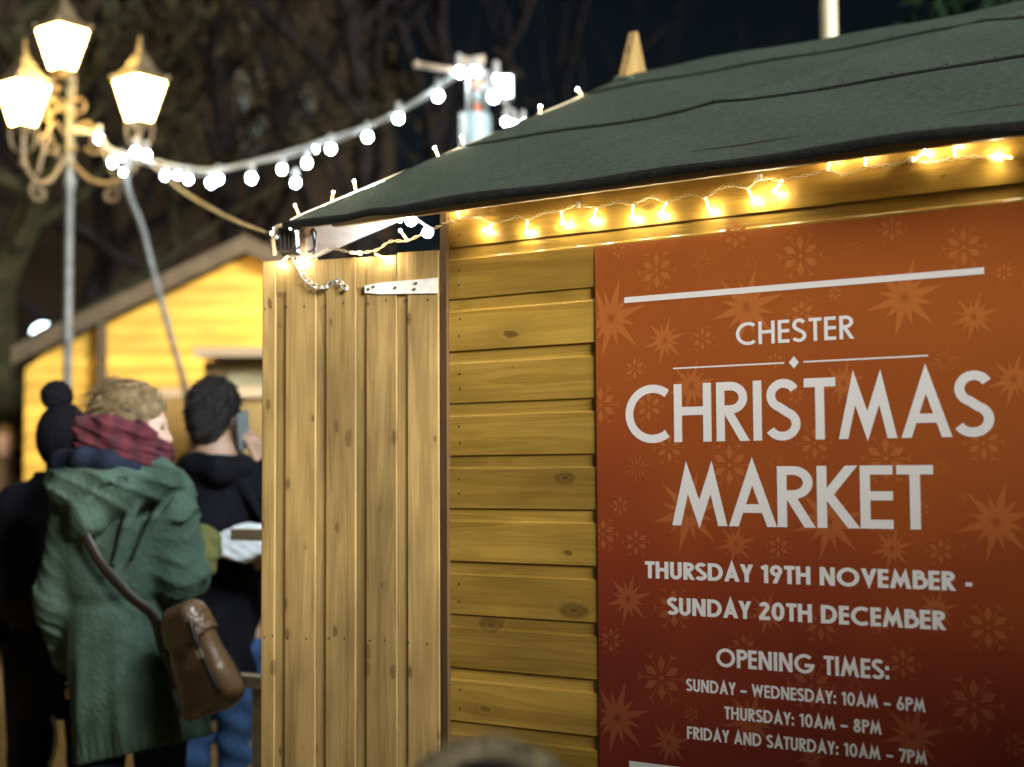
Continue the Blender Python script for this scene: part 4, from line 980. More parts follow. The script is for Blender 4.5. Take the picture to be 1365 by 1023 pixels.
def snet(g, f):
    """surface nets: vertices and quads of the zero level"""
    f = f.astype('f4'); ins = f < 0; n = f.shape; acc = np.zeros((n[0] - 1, n[1] - 1, n[2] - 1, 3), 'f4'); cnt = np.zeros(acc.shape[:3], 'f4')
    def sl_(o): return tuple(slice(a, n[i] - 1 + a) for i, a in enumerate(o))
    for ax in range(3):
        o1, o2 = [i for i in range(3) if i != ax]
        for a in (0, 1):
            for b in (0, 1):
                p = [0, 0, 0]; p[o1] = a; p[o2] = b; q = list(p); q[ax] = 1
                fa, fb = f[sl_(p)], f[sl_(q)]; m = (fa < 0) != (fb < 0); t = np.where(m, fa / np.where(m, fa - fb, 1), 0)
                for i in range(3): acc[..., i] += m * (p[i] if i != ax else t)
                cnt += m
    act = cnt > 0; idx = -np.ones(act.shape, int); idx[act] = np.arange(act.sum())
    c = np.argwhere(act); v = (c + acc[act] / cnt[act][:, None]) * g.h + g.lo; fs = []
    for ax in range(3):
        o1, o2 = (ax + 1) % 3, (ax + 2) % 3
        sa = [slice(None)] * 3; sb = [slice(None)] * 3; sa[ax] = slice(0, n[ax] - 1); sb[ax] = slice(1, n[ax])
        m = ins[tuple(sa)] != ins[tuple(sb)]; e = np.argwhere(m); e = e[(e[:, o1] > 0) & (e[:, o2] > 0) & (e[:, o1] < n[o1] - 1) & (e[:, o2] < n[o2] - 1)]
        d1 = np.zeros(3, int); d1[o1] = 1; d2 = np.zeros(3, int); d2[o2] = 1
        q = [idx[tuple((e - k).T)] for k in (d1 + d2, d2, 0 * d1, d1)]; q = np.stack(q, 1)
        fl = ~ins[tuple(e.T)]; q[fl] = q[fl][:, ::-1]; fs.append(q)
    return v, np.concatenate(fs)
def body(name, g, f, mats, parent=None, loc=None, mi=None, extra=None):
    v, q = snet(g, f); mb = MB(); mb.v = [tuple(map(float, p)) for p in v]; mb.f = [tuple(map(int, r)) for r in q]; mb.a = [0.0] * len(q)
    cen = v[q].mean(1); mb.m = [0] * len(q) if mi is None else [int(i) for i in mi(cen)]
    if extra: extra(mb)
    return mb.build(name, mats, parent, True, loc=loc)
def cloth(name, col, rough=.85, **k):
    return mat(name, col, rough, noise=k.pop('noise', .22), nscale=k.pop('nscale', 14), bump=k.pop('bump', .5), bscale=k.pop('bscale', 90), spec=.08, **k)
M['skin'] = mat('skin', (.50, .30, .20), .5, noise=.08, nscale=30)
M['skinb'] = mat('pale_skin', (.58, .37, .28), .5, noise=.08, nscale=30)
M['lip'] = mat('lips', (.36, .13, .11), .45); M['eye'] = mat('eye', (.06, .05, .045), .2)
M['hairfair'] = mat('fair_hair', (.17, .112, .050), .5, noise=.6, nscale=60, bump=.9, bscale=160)
M['hairdark'] = mat('dark_hair', (.012, .010, .010), .45, noise=.3, nscale=60, bump=.9, bscale=160)
M['parka'] = cloth('green_parka', (.052, .086, .066), .8)
M['lining'] = cloth('navy_lining', (.012, .016, .030)); M['navy'] = cloth('navy_cloth', (.012, .014, .026)); M['coatblack'] = cloth('black_cloth', (.010, .010, .014))
M['knit'] = mat('black_knit', (.008, .008, .011), .95, spec=.03, bump=1.0, bscale=220, noise=.3, nscale=90)
M['jeans'] = cloth('blue_jeans', (.055, .12, .26)); M['darkjeans'] = cloth('dark_jeans', (.016, .022, .05)); M['browncoat'] = cloth('brown_coat', (.09, .055, .03)); M['shoe'] = mat('dark_leather', (.02, .016, .014), .5)
M['lit_cuff'] = cloth('yellow_lit_cuff', (.15, .15, .05))  # sleeve end tinted olive with the hut's yellow light
def scarf_mat():
    m = mat('maroon_scarf', (.16, .022, .032), .95, bump=.8, bscale=260); n = m.node_tree.nodes; l = m.node_tree.links; b = n['Principled BSDF']
    tc = n.new('ShaderNodeTexCoord'); a = n.new('ShaderNodeTexWave'); a.inputs['Scale'].default_value = 6; a.inputs['Distortion'].default_value = 8; a.inputs['Detail'].default_value = 2; l.new(tc.outputs['Object'], a.inputs['Vector'])
    rp = n.new('ShaderNodeValToRGB'); e = rp.color_ramp.elements; e[0].position = .1; e[0].color = (.060, .010, .018, 1); e[1].position = .9; e[1].color = (.115, .015, .024, 1)
    l.new(a.outputs['Fac'], rp.inputs['Fac']); l.new(rp.outputs['Color'], b.inputs['Base Color']); return m
M['scarf'] = scarf_mat()
NOR = np.array([0, 0, 0.])
def legs(g, hipL, hipR, kL, kR, aL, aR, k=1.0):
    f = None
    for h, kn, a in ((hipL, kL, aL), (hipR, kR, aR)):
        a = np.array(a, float); c = chain(g, [h, kn, a], [.085 * k, .060 * k, .045 * k], .02)
        f = c if f is None else smin(f, c, .02)
    return f
def shoes(g, ank, d):
    f = None
    for a in ank:
        a = np.array(a, float); c = chain(g, [(a[0] - d[0] * .05, a[1] - d[1] * .05, .045), (a[0] + d[0] * .17, a[1] + d[1] * .17, .038)], [.046, .036], .01)
        c = smin(c, cone(g, (a[0], a[1], .06), (a[0], a[1], .14), .05, .055), .02); c = np.maximum(c, .002 - g.z); f = c if f is None else np.minimum(f, c)
    return f

# ---- woman in the green parka
WY = 4.4
wo = P(175, 640, WY); wo[2] = 0
def W_(u, v, dy=0.0): return P(u, v, WY + dy) - wo
hC = W_(180, 570)
arms_w = [[W_(222, 668, .0), W_(240, 775, -.03), W_(262, 738, .17)], [W_(108, 676, -.01), W_(84, 800, .0), W_(96, 880, .14)]]
g = Grid((-.36, -.32, -.01), (.34, .36, 1.72), .0085)
fh, qh = head(g, hC, R(12), R(-9), .93)
f = smin(fh, loft(g, [(.78, .0, 0, .15, .11), (.95, 0, 0, .135, .10), (1.2, 0, 0, .16, .11), (1.36, 0, 0, .10, .08), (1.42, 0, 0, .06, .06)]), .04)
for a in arms_w: f = smin(f, chain(g, a, [.052, .043, .032], .02), .03)
f = smin(f, legs(g, (-.08, 0, .82), (.09, 0, .82), (-.09, .0, .46), (.09, .02, .46), (-.09, -.01, .07), (.09, .02, .07)), .03)
for a, th in ((arms_w[0], 1), (arms_w[1], -1)):
    d = a[2] - a[1]; f = smin(f, hand(g, a[2], d, np.array([.5, -.4, .8]), th, .92), .012)
def wmi(c):
    r = np.zeros(len(c), int); x, y = c[:, 0] - hC[0], c[:, 1] - hC[1]; z = (c[:, 2] - hC[2]) / .93
    fx = (math.cos(R(12)) * x + math.sin(R(12)) * y) / .93; fy_ = (-math.sin(R(12)) * x + math.cos(R(12)) * y) / .93
    fx, z = fx * math.cos(R(9)) - z * math.sin(R(9)), fx * math.sin(R(9)) + z * math.cos(R(9))
    r[(fx > .083) & (np.abs(np.abs(fy_) - .032) < .010) & (np.abs(z - .012) < .007)] = 2
    r[(fx > .088) & (np.abs(fy_) < .022) & (np.abs(z + .057) < .009)] = 1
    return r
woman = body('person', g, f, [M['skinb'], M['lip'], M['eye']], None, tuple(wo), wmi)
tag(woman, 'woman in a green hooded parka and maroon scarf, her head turned to the right', 'person')
# hair
g = Grid((hC[0] - .21, hC[1] - .16, hC[2] - .15), (hC[0] + .15, hC[1] + .16, hC[2] + .18), .005)
q = Loc(g, hC, R(12), R(-9), .93)
f = ell(q, (-.020, 0, .040), (.113, .092, .109)); f = smin(f, ell(q, (-.105, .01, .0), (.060, .070, .070)), .04); f = smin(f, ell(q, (-.06, 0, .085), (.06, .06, .045)), .03)
f = f + .0035 * np.sin(170 * q.y + 40 * q.x + 6 * np.sin(30 * q.z)) + .003 * np.sin(95 * q.z - 70 * q.x + 5 * np.sin(40 * q.y))
cut = (.72 * q.x - .60 * q.z) - .020 - .004 * np.sin(90 * q.z + 60 * q.y); f = -smin(-f, cut, .012) if 0 else np.maximum(f, cut)
f = np.maximum(f, -(q.z + .115))
def strands(mb, n=420, rs=random.Random(4), r0=.0011):
    for i in range(n):
        a = rs.uniform(0, 2 * math.pi); e = rs.uniform(-.1, 1.25); st = np.array([math.cos(a) * math.cos(e) * .118 - .03, math.sin(a) * math.cos(e) * .094, math.sin(e) * .108 + .045])
        if .72 * st[0] - .6 * st[2] > .0: continue
        pts = []; d = np.array([-.8 + rs.uniform(-.5, .7), rs.uniform(-.5, .5), rs.uniform(-.2, .5)]); p = st.copy()
        for j in range(5): pts.append(p.copy()); d += np.array([rs.uniform(-.25, .1), rs.uniform(-.3, .3), -.18]); p = p + d / np.linalg.norm(d) * rs.uniform(.010, .018)
        out = []
        for p in pts:
            x, z = p[0] * math.cos(R(9)) + p[2] * math.sin(R(9)), -p[0] * math.sin(R(9)) + p[2] * math.cos(R(9))
            out.append((hC[0] + .93 * (x * math.cos(R(12)) - p[1] * math.sin(R(12))), hC[1] + .93 * (x * math.sin(R(12)) + p[1] * math.cos(R(12))), hC[2] + .93 * z))
        mb.tube(out, [r0, r0, r0 * .9, r0 * .7, r0 * .4], 4)
body('hair', g, f, M['hairfair'], woman, extra=strands)
# parka
def wz(v): return W_(175, v)[2]
def wr(u0, u1): return (W_((u0 + u1) / 2, 700)[0], (u1 - u0) / 2 * .002257)
rows = []
for v, u0, u1, ry, cy0 in ((640, 110, 224, .10, -.01), (662, 88, 238, .125, -.01), (700, 78, 240, .145, -.01), (745, 80, 236, .15, 0), (795, 88, 232, .145, 0), (850, 92, 246, .16, 0), (900, 96, 262, .175, 0), (950, 100, 277, .19, 0), (1000, 106, 288, .195, 0), (1040, 106, 290, .195, 0)):
    cx, rx = wr(u0, u1); rows.append((wz(v), cx, cy0, rx, ry))
zw, zh = wz(800), wz(1000)
def wfold(th, z):
    s = np.clip((zw - z) / (zw - zh), 0, 1); n = .016 * np.sin(5 * th + 1.1) + .022 * np.sin(9 * th + 2.0 + 1.5 * s) + .012 * np.sin(17 * th + 5 * s)
    hem = np.exp(-((z - zh - .03) / .035) ** 2); b = .010 * np.sin(3 * th + z * 18) + .007 * np.sin(6 * th - z * 31)
    return n * s * 1.7 + b + hem * (.018 * np.sin(46 * th) - .012) - .045 * np.exp(-((z - zw) / .018) ** 2)
g = Grid((-.36, -.36, .42), (.36, .36, 1.50), .0075)
f = loft(g, rows, wfold)
for a in arms_w:
    s = ((g.z - a[1][2])); c = chain(g, [a[0], a[1], a[1] + (a[2] - a[1]) * .92], [.088, .080, .060], .03)
    ph_ = g.z * 34 + g.x * 22 + 1.6 * np.sin(g.y * 25 + g.z * 9); c = c - .013 * (1 - np.abs(np.sin(ph_))) ** 2 * (.5 + .5 * np.sin(g.z * 13 + g.x * 20)) - .006 * (1 - np.abs(np.sin(g.z * 57 - g.y * 40 + g.x * 18))) ** 2 + .004; f = smin(f, c, .03)
# hood lying on the back
hd = ell(g, W_(140, 652, -.12), (.175, .09, .085)); hd = smin(hd, chain(g, [W_(150, 650, -.15), W_(118, 690, -.165), W_(104, 708, -.15)], [.075, .055, .03], .03), .03)
hd = smin(hd, chain(g, [W_(150, 648, -.15), W_(205, 634, -.11), W_(238, 648, -.0)], [.065, .058, .045], .03), .03)
hd = smin(hd, chain(g, [W_(120, 640, -.13), W_(85, 640, -.05), W_(82, 650, .04)], [.06, .05, .04], .03), .03)
for p0, p1, r in (((205, 640), (120, 708), .011), ((224, 652), (150, 705), .010), ((165, 640), (100, 672), .010)):
    c = cone(g, W_(*p0, -.21), W_(*p1, -.235), r, r); hd = -smin(-hd, c, .014) if 0 else np.maximum(hd, -c + .0)
hd = hd - .007 * (1 - np.abs(np.sin(g.x * 26 + g.z * 30 + 2 * np.sin(g.z * 18)))) ** 2 + .003; f = smin(f, hd, .012)
f = smin(f, chain(g, [W_(186, 662, -.165), W_(168, 700, -.175), W_(153, 752, -.165)], [.016, .014, .010], .01), .010)
f = smin(f, chain(g, [W_(226, 660, -.09), W_(205, 690, -.14), W_(178, 745, -.155)], [.012, .012, .006], .01), .014)
hemz = zh + .012 * np.sin(g.x * 9) + (g.x - .0) * .14 - g.y * .06
f = np.maximum(f, hemz - g.z)
body('parka', g, f, M['parka'], woman)
g = Grid((.08, -.12, .95), (.34, .34, 1.35), .008)
c = cone(g, arms_w[0][1] + (arms_w[0][2] - arms_w[0][1]) * .62, arms_w[0][2] + (arms_w[0][2] - arms_w[0][1]) * .30, .078, .066) + .004 * np.sin(g.z * 130 + g.x * 80)
body('lit_cuff', g, c, M['lit_cuff'], woman)
g = Grid((-.32, -.32, 1.28), (.24, .20, 1.58), .007)
f = chain(g, [W_(76, 624, .03), W_(84, 616, -.08), W_(112, 613, -.155), W_(145, 616, -.175), W_(180, 628, -.155), W_(205, 634, -.11)], [.032, .034, .036, .036, .028, .018], .02)
body('hood_lining', g, f, M['lining'], woman)
g = Grid((-.28, -.26, 1.36), (.22, .26, 1.68), .006)
f = chain(g, [W_(116, 574, .02), W_(116, 572, -.09), W_(148, 572, -.125), W_(185, 582, -.115), W_(210, 604, -.05), W_(216, 606, .05), W_(180, 585, .12), W_(135, 566, .11)], [.034, .040, .043, .042, .040, .036, .036, .034], .02, True)
f = smin(f, chain(g, [W_(114, 596, .0), W_(122, 592, -.11), W_(158, 600, -.145), W_(198, 620, -.12), W_(217, 634, -.03), W_(216, 638, .06), W_(180, 618, .12), W_(130, 600, .10)], [.036, .042, .044, .044, .040, .036, .034, .034], .02, True), .008)
f = smin(f, chain(g, [W_(200, 625, -.10), W_(216, 648, -.05), W_(222, 672, -.01)], [.036, .034, .022], .015), .01)
f = f + .0035 * np.sin(g.x * 60 + g.z * 170 + 3 * np.sin(g.y * 22)) + .002 * np.sin(g.z * 330 + g.x * 120)
body('scarf', g, f, M['scarf'], woman)
g = Grid((-.22, -.16, .02), (.24, .18, .90), .012)
body('trousers', g, legs(g, (-.08, 0, .80), (.09, 0, .80), (-.09, .0, .46), (.09, .02, .46), (-.09, -.01, .12), (.09, .02, .12), 1.15), M['darkjeans'], woman)
g = Grid((-.22, -.16, -.01), (.30, .20, .28), .009)
body('boots', g, shoes(g, [(-.09, -.01, 0), (.09, .02, 0)], (.75, .66)), M['shoe'], woman)

# satchel
bc = W_(264, 874, -.225) + wo
satchel = empty('satchel', tuple(bc), 0, label='brown leather satchel with a rounded flap hanging at the hip of the woman in green', cat='bag')
satchel.rotation_euler = (R(4), R(-20), R(-24)); satchel.scale = (1.16, 1.15, 1.06)
M['leather'] = mat('brown_leather', (.115, .062, .028), .28, spec=.6, noise=.4, nscale=9, bump=.25, bscale=60, coat=.25); M['leatherd'] = mat('dark_leather_gusset', (.016, .010, .008), .45, noise=.3, nscale=9)
def rbox(g, c, b, r):
    q = [np.abs(getattr(g, a) - c[i]) - b[i] + r for i, a in enumerate('xyz')]
    return np.sqrt(sum(np.maximum(k, 0) ** 2 for k in q)) + np.minimum(np.maximum(np.maximum(q[0], q[1]), q[2]), 0) - r
g = Grid((-.13, -.09, -.19), (.13, .10, .19), .005)
wd_ = .074 + .020 * np.clip(-g.z / .12, -1, 1)
g.xs = g.x * .085 / wd_
class S_: pass
gs = S_(); gs.x, gs.y, gs.z = g.xs, g.y - .012 * np.clip(-g.z / .1, 0, 1) * 0, g.z
f = rbox(gs, (0, .0, -.010), (.082, .045 , .150), .042); f = f + .003 * np.sin(g.z * 40 + g.x * 25) + .0025 * np.sin(g.x * 55 - g.z * 20)
body('bag_body', g, f, [M['leather'], M['leatherd']], satchel, mi=lambda c: ((c[:, 0] < -.062 - .02 * np.clip(-c[:, 2] / .12, -1, 1) * .8) | (c[:, 1] > .012)).astype(int))
f2 = np.abs(rbox(gs, (0, .0, -.010), (.086, .050, .154), .046)) - .0035; ed = .035 + 3.2 * np.abs(g.x) ** 1.6 * 0 - .055 * np.cos(np.clip(g.x / .085, -1, 1) * 1.4)
f2 = np.maximum(f2, ed + .045 - g.z); f2 = np.maximum(f2, g.y - .03)
body('flap', g, f2, M['leather'], satchel)
mb = MB(); mb.tube(spline([(.045, -.052, .09), (.048, -.056, .02), (.052, -.052, -.05), (.058, -.046, -.11)], 6), .0075, 6); mb.build('buckle_strap', M['leatherd'], satchel, True)
mb = MB(); mb.box((.043, -.066, -.012), (.060, -.062, .012)); mb.build('buckle', M['steel'], satchel)
BI = (Matrix.Translation(bc) @ satchel.rotation_euler.to_matrix().to_4x4() @ Matrix.Diagonal((1.16, 1.15, 1.06, 1))).inverted()
sp_ = [Vector(BI @ Vector(W_(u, v, dy) + wo)) for u, v, dy in ((204, 822, -.20), (170, 792, -.215), (130, 745, -.20), (104, 690, -.19), (100, 655, -.12), (112, 640, -.0))]
sp_ = [Vector((-.078, -.01, -.06)), Vector((-.080, -.015, .05))] + sp_
mb = MB(); k = spline(sp_, 6)
for i in range(len(k) - 1): pass
vs = []
for i, p in enumerate(k):
    d = np.array(k[min(i + 1, len(k) - 1)]) - np.array(k[max(0, i - 1)]); d /= np.linalg.norm(d); n_ = np.cross(d, (0, -1, 0)); n_ /= np.linalg.norm(n_); o_ = np.cross(n_, d)
    for a, b in ((-.014, -.002), (.014, -.002), (.014, .002), (-.014, .002)): vs.append(np.array(p) + n_ * a + o_ * b)
mb.add(vs, [(4 * i + j, 4 * i + (j + 1) % 4, 4 * i + 4 + (j + 1) % 4, 4 * i + 4 + j) for i in range(len(k) - 1) for j in range(4)]); mb.build('shoulder_strap', M['leatherd'], satchel, True)

# ---- man on the phone
NY = 4.95
no_ = P(290, 640, NY); no_[2] = 0
def N_(u, v, dy=0.0): return P(u, v, NY + dy) - no_
hM, yM, pM, kM = N_(289, 560), R(62), R(-6), .95
hw_ = N_(352, 622, -.04)                   # wrist of the phone hand
arm_r = [N_(352, 652, -.02), N_(408, 716, .02), hw_]; arm_l = [N_(232, 656, .02), N_(222, 770, .10), N_(300, 790, .26)]
g = Grid((-.30, -.26, -.01), (.40, .46, 1.80), .0085)
fh, qh = head(g, hM, yM, pM, kM)
f = smin(fh, loft(g, [(.8, 0, 0, .16, .11), (1.0, 0, 0, .15, .11), (1.28, 0, 0, .18, .12), (1.44, 0, 0, .12, .08), (1.5, 0, 0, .06, .06)]), .04)
for a in (arm_r, arm_l): f = smin(f, chain(g, a, [.056, .046, .034], .02), .03)
f = smin(f, legs(g, (-.09, 0, .86), (.09, 0, .86), (-.09, .0, .48), (.09, .02, .48), (-.09, .0, .07), (.09, .02, .07)), .03)
man = body('person', g, f, [M['skin'], M['skin']], None, tuple(no_))
tag(man, 'man in a black jacket seen from behind, holding a phone to his right ear', 'person')
def add_hand(w, fwd, nor, th, curl, k=1.0):
    w = np.array(w); g2 = Grid(w - .19, w + .19, .0042); v, q = snet(g2, hand(g2, w, fwd, nor, th, k, curl))
    return v, q
v, q = add_hand(hw_ + np.array([0, 0, -.012]), N_(334, 566, -.03) - hw_, np.array([.85, -.45, .2]), 1, .35, 1.0)
me = man.data; bmx = bmesh.new(); bmx.from_mesh(me); bvs = [bmx.verts.new(p) for p in v]
for r in q:
    fc = bmx.faces.new([bvs[i] for i in r]); fc.smooth = True
v, q = add_hand(N_(372, 764, -.19), N_(335, 742, -.19) - N_(372, 764, -.19), np.array([.1, -.5, -.9]), 1, .55, 1.0); bvs = [bmx.verts.new(p) for p in v]
for r in q:
    fc = bmx.faces.new([bvs[i] for i in r]); fc.smooth = True
bmx.to_mesh(me); bmx.free()
g = Grid(hM - np.array([.15, .15, .16]), hM + np.array([.15, .15, .17]), .005); q = Loc(g, hM, yM, pM, kM)
f = ell(q, (-.018, 0, .038), (.110, .088, .112)); f = smin(f, ell(q, (-.055, 0, -.03), (.058, .066, .075)), .04)
f = f + .0022 * np.sin(150 * q.y + 60 * q.z + 4 * np.sin(50 * q.x)) + .0018 * np.sin(130 * q.x - 80 * q.z)
cut = np.minimum((.75 * q.x - .60 * q.z) - .016, np.maximum(q.x - .012 + 0 * q.x, .0 - q.z * 0 - .0)); cut = (.78 * q.x - .50 * q.z) - .006
f = np.maximum(f, cut); f = np.maximum(f, -(q.z + .098)); f = np.maximum(f, -ell(q, (.004, -.084, -.01), (.022, .022, .036)))
def tufts(mb, rs=random.Random(6)):
    for i in range(520):                  # short locks lying back over the crown
        a = rs.uniform(0, 2 * math.pi); e = rs.uniform(-.35, 1.45); p = np.array([math.cos(a) * math.cos(e) * .107 - .02, math.sin(a) * math.cos(e) * .086, math.sin(e) * .111 + .036])
        if .78 * p[0] - .5 * p[2] > .0: continue
        n_ = p / np.linalg.norm(p); d = np.array([-.5, rs.uniform(-.6, .6), -.7 + rs.uniform(-.3, .6)]); d = d - n_ * (d @ n_) + n_ * rs.uniform(.15, .7); d /= np.linalg.norm(d); out = []
        for t in (0, .012, .022, .030):
            v_ = p + d * t - n_ * t * t * 8; x, z = v_[0] * math.cos(pM) - v_[2] * math.sin(pM), v_[0] * math.sin(pM) + v_[2] * math.cos(pM)
            out.append((hM[0] + kM * (x * math.cos(yM) - v_[1] * math.sin(yM)), hM[1] + kM * (x * math.sin(yM) + v_[1] * math.cos(yM)), hM[2] + kM * z))
        mb.tube(out, [.0034, .0030, .0022, .0008], 5)
body('hair', g, f, M['hairdark'], man, extra=tufts)
rows = []
for v, u0, u1, ry in ((607, 262, 322, .085), (622, 248, 336, .105), (645, 226, 352, .13), (700, 216, 356, .155), (800, 222, 350, .15), (895, 218, 352, .165)):
    rows.append((N_(290, v)[2], N_((u0 + u1) / 2, v)[0], .0, (u1 - u0) / 2 * .00254, ry))
g = Grid((-.30, -.26, .70), (.42, .46, 1.60), .0085)
f = loft(g, rows, lambda th, z: .012 * np.sin(4 * th + z * 17) + .010 * np.sin(7 * th - z * 23))
for a in (arm_r, arm_l):
    c = chain(g, [a[0], a[1], a[1] + (a[2] - a[1]) * .90], [.088, .076, .055], .03) + .005 * np.sin(g.z * 60 + g.x * 35); f = smin(f, c, .035)
c = chain(g, [N_(252, 618, .05), N_(262, 622, -.09), N_(292, 628, -.13), N_(322, 624, -.08), N_(330, 620, .03)], [.04, .045, .05, .042, .034], .02); f = smin(f, c, .02)
f = smin(f, chain(g, [N_(318, 640, -.10), N_(350, 690, -.13), N_(354, 760, -.12)], [.02, .015, .01], .01), .015)
body('jacket', g, f, M['coatblack'], man)
g = Grid((-.22, -.16, .05), (.24, .20, .95), .012)
f = legs(g, (-.09, 0, .84), (.08, 0, .84), (-.09, .0, .48), (.075, .02, .48), (-.09, .0, .10), (.075, .02, .10), 1.18) + .004 * np.sin(g.z * 70 + g.x * 30)
body('jeans', g, f, M['jeans'], man)
g = Grid((-.22, -.16, -.01), (.30, .30, .28), .009); body('shoes', g, shoes(g, [(-.09, 0, 0), (.075, .02, 0)], (.5, .86)), M['shoe'], man)
ph = N_(324, 574, -.055) + no_
phone = empty('phone', tuple(ph), 0, label='slim grey phone held to the ear of the man in black', cat='phone')
phone.rotation_euler = (R(6), R(-17), R(70))
mb = MB()
def rrect(w2, h2, r, n=5):
    out = []
    for cx, cz, a0 in ((w2 - r, h2 - r, 0), (-w2 + r, h2 - r, 90), (-w2 + r, -h2 + r, 180), (w2 - r, -h2 + r, 270)):
        out += [(cx + r * math.cos(R(a0 + 90 * i / n)), cz + r * math.sin(R(a0 + 90 * i / n))) for i in range(n + 1)]
    return out
rr = rrect(.033, .064, .009); k = len(rr)
mb.add([(x, -.005, z) for x, z in rr] + [(x, .004, z) for x, z in rr], [tuple(range(k)), tuple(reversed(range(k, 2 * k)))] + [(i, i + k, (i + 1) % k + k, (i + 1) % k) for i in range(k)])
mb.build('case', mat('phone_case', (.30, .36, .38), .3, .3), phone)
rr = rrect(.030, .055, .004); mb = MB(); mb.add([(x, .0045, z) for x, z in rr], [tuple(reversed(range(len(rr))))]); mb.build('screen', mat('phone_screen', (.02, .02, .025), .1), phone)
# paper package
pk_ = N_(327, 724, -.215) + no_
g = Grid((-.15, -.10, -.12), (.15, .10, .12), .006); rs = np.random.default_rng(3)
class RT: pass
rt = RT(); ca, sa_ = math.cos(R(24)), math.sin(R(24)); rt.x, rt.y, rt.z = ca * g.x + sa_ * g.z, g.y, -sa_ * g.x + ca * g.z
f = rbox(rt, (.01, 0, 0), (.115, .045, .062), .02)
for i in range(26):
    d = rs.normal(size=3); d /= np.linalg.norm(d); o = .052 + .055 * abs(d[0]) + rs.uniform(-.004, .012); f = np.maximum(f, d[0] * g.x + d[1] * g.y * 1.2 + d[2] * g.z - o)
f = f + .003 * np.abs(np.sin(g.x * 60 + g.z * 90)) - .003 * np.abs(np.sin(g.z * 70 - g.x * 45 + g.y * 30))
pkg = body('paper_bag', g, f, mat('white_paper', (.74, .76, .80), .7, bump=.5, bscale=40), None, tuple(pk_))
tag(pkg, 'crumpled white paper package held behind the counter rail, beside the shutter', 'paper bag')

# ---- plainer people: the one in the pompom hat, two far off, one close in a fur hood
def simple_person(name, ox, h, yaw, coat, trous, skin, label, hatm=None, hair=None, wide=1.0, grid=.012, coat_len=.5, pompom=False, hat_low=.0):
    s = h / 1.72; o = np.array(ox); hc = np.array([0, 0, 1.575 * s]); cd_, sd_ = math.cos(yaw), math.sin(yaw); sx, sy = -sd_, cd_
    def at(f_, l, z): return np.array([cd_ * f_ + sx * l, sd_ * f_ + sy * l, z * s])
    g = Grid((-.42, -.42, -.01), (.42, .42, 1.80 * s), grid); f, q = head(g, hc, yaw, R(-5), .97 * s)
    f = smin(f, loft(g, [(.8 * s, 0, 0, .13 * wide, .11 * wide), (1.0 * s, 0, 0, .12 * wide, .10 * wide), (1.25 * s, 0, 0, .13 * wide, .11 * wide), (1.4 * s, 0, 0, .10, .09), (1.46 * s, 0, 0, .06, .06)]), .04)
    ar = []
    for k in (-1, 1):
        a = [at(0, k * .185 * wide, 1.36), at(-.02, k * .225 * wide, 1.08), at(.12, k * .17 * wide, .93)]; ar.append(a); f = smin(f, chain(g, a, [.052, .042, .032], .02), .03)
        f = smin(f, hand(g, a[2], a[2] - a[1], at(0, k, 0) * 1.0, -k, .95, .5), .012)
    lg = [at(0, .09, .84), at(0, -.09, .84), at(.03, .10, .47), at(-.02, -.10, .47), at(0, .10, .07), at(-.03, -.10, .07)]
    f = smin(f, legs(g, *lg), .03); p = body(name, g, f, [skin], None, tuple(o)); tag(p, label, 'person')
    f = loft(g, [(.84 * s - coat_len * s * .6, 0, 0, .20 * wide, .20 * wide), (.9 * s, 0, 0, .19 * wide, .18 * wide), (1.15 * s, 0, 0, .195 * wide, .165 * wide), (1.34 * s, 0, 0, .185 * wide, .15 * wide), (1.42 * s, 0, 0, .11, .11), (1.485 * s, 0, 0, .092, .092)], lambda th, z: .02 * np.sin(5 * th + z * 11) + .012 * np.sin(9 * th - z * 19))
    for a in ar: f = smin(f, chain(g, [a[0], a[1], a[1] + (a[2] - a[1]) * .9], [.085, .075, .055], .03), .04)
    body('coat', g, f, coat, p); body('trousers', g, legs(g, lg[0], lg[1], lg[2], lg[3], at(0, .10, .11), at(-.03, -.10, .11), 1.2), trous, p); body('shoes', g, shoes(g, [at(0, .10, 0), at(-.03, -.10, 0)], (cd_, sd_)), M['shoe'], p)
    g = Grid(hc - .2, hc + np.array([.2, .2, .30]), .007); q = Loc(g, hc, yaw, R(-5), .97 * s)
    if hatm:
        f = ell(q, (-.012, 0, .035), (.115, .098, .128)) + .002 * np.sin(np.arctan2(q.y, q.x) * 30); f = np.maximum(f, .15 * q.x - q.z - .035 - hat_low * (q.x < .03)); f = smin(f, np.abs(ell(q, (-.012, 0, .0), (.122, .105, .10))) - .0 + np.maximum(0, np.abs(q.z + .01) - .03) * 3, .01) if 0 else f
        hat = body('hat', g, f, hatm, p)
        if pompom:
            c = hc + np.array([-.025, 0, .172]); g = Grid(c - .08, c + .08, .006); f = np.sqrt((g.x - c[0]) ** 2 + (g.y - c[1]) ** 2 + (g.z - c[2]) ** 2) - .054 + .006 * np.sin(g.x * 190) * np.sin(g.y * 170) * np.sin(g.z * 180); body('pompom', g, f, hatm, hat)
    if hair:
        f = ell(q, (-.018, 0, .038), (.110, .088, .112)); f = np.maximum(f, (.78 * q.x - .50 * q.z) - .010); f = np.maximum(f, -(q.z + .09)); body('hair', g, f, hair, p)
    return p
bp_ = P(84, 640, 5.0); bn = simple_person('person', (bp_[0], bp_[1], 0), 1.635, R(100), M['coatblack'], M['coatblack'], M['skin'], 'person in black with a pompom knit hat, standing behind the woman in green', M['knit'], None, .74, .010, .36, True, .06)
ds = MB(); ds.tube(spline([(.035, -.19, .62), (.05, -.2, .56), (.045, -.205, .50), (.03, -.2, .46)], 5), .006, 6); ds.build('zip_strip', M['whitewire'], bn, True)  # pale tube in place of the silver zip on the leg
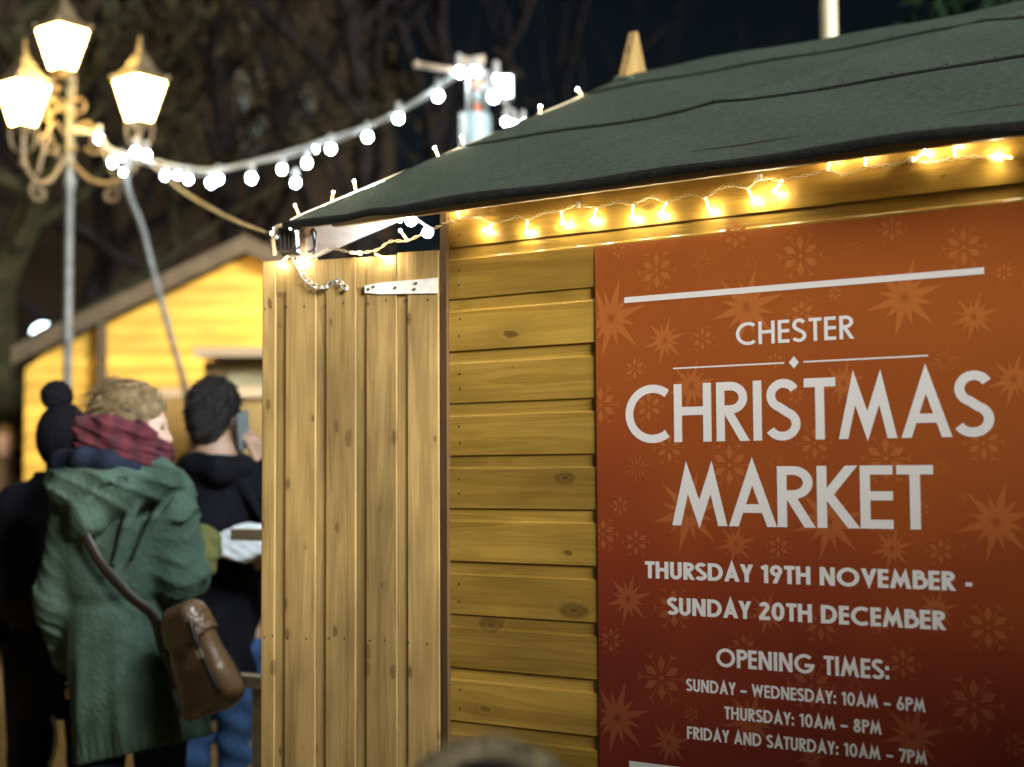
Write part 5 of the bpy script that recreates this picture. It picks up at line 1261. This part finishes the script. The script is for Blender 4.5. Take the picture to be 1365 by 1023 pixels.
q_ = P(6, 640, 11.5); simple_person('person', (q_[0], q_[1], 0), 1.80, R(-60), M['browncoat'], M['darkjeans'], M['skin'], 'distant person in a brown coat cut off by the left edge', None, M['hairfair'], 1.0, .018)
q_ = P(38, 640, 13.2); simple_person('person', (q_[0], q_[1], 0), 1.72, R(-100), M['browncoat'], M['coatblack'], M['skin'], 'distant person in dark clothes just left of the pompom hat', None, M['hairdark'], .9, .018)
# child in a fur trimmed hood, close to the camera
CY = 1.62
co = P(648, 640, CY); co[2] = 0
ct = P(648, 1010, CY)[2]
child = simple_person('person', tuple(co), 1.12 / (ct + .09) * ct * .94, R(88), M['navy'], M['darkjeans'], M['skin'], 'blurred person in a dark hood with pale fur trim at the bottom edge', None, M['hairdark'], .8, .012)
zc = ct - .135
g = Grid((-.2, -.2, zc - .22), (.2, .2, zc + .2), .008)
f = ell(g, (0, -.005, zc), (.118, .128, .128)); f = smin(f, ell(g, (0, -.02, zc - .14), (.14, .12, .07)), .05); f = f + .003 * np.sin(g.x * 50 + g.z * 40)
f = np.maximum(f, -ell(g, (0, .14, zc - .02), (.085, .10, .10)))
hood = body('hood', g, f, M['navy'], child)
def fur(mb, rs=random.Random(9)):
    for i in range(1500):
        a = rs.uniform(-.5, math.pi + .5); b = rs.uniform(0, 2 * math.pi); n_ = Vector((math.cos(a) * math.cos(b), math.sin(b), math.sin(a) * math.cos(b)))
        c = Vector((.112 * math.cos(a), .065, zc + .008 + .122 * math.sin(a))) + n_ * .014; d = (n_ + Vector([rs.uniform(-.5, .5) for _ in range(3)])).normalized() * rs.uniform(.006, .016); t_ = d.orthogonal().normalized() * .0012
        mb.add([c - t_, c + t_, c + d], [(0, 1, 2)])
mb = MB(); mb.tube([(.112 * math.cos(a), .065, zc + .008 + .122 * math.sin(a)) for a in [(-.5 + (math.pi + 1) * i / 24) for i in range(25)]], .016, 8); fur(mb); mb.build('fur_trim', mat('pale_fur', (.20, .17, .10), .95, noise=.6, nscale=30), hood, True)
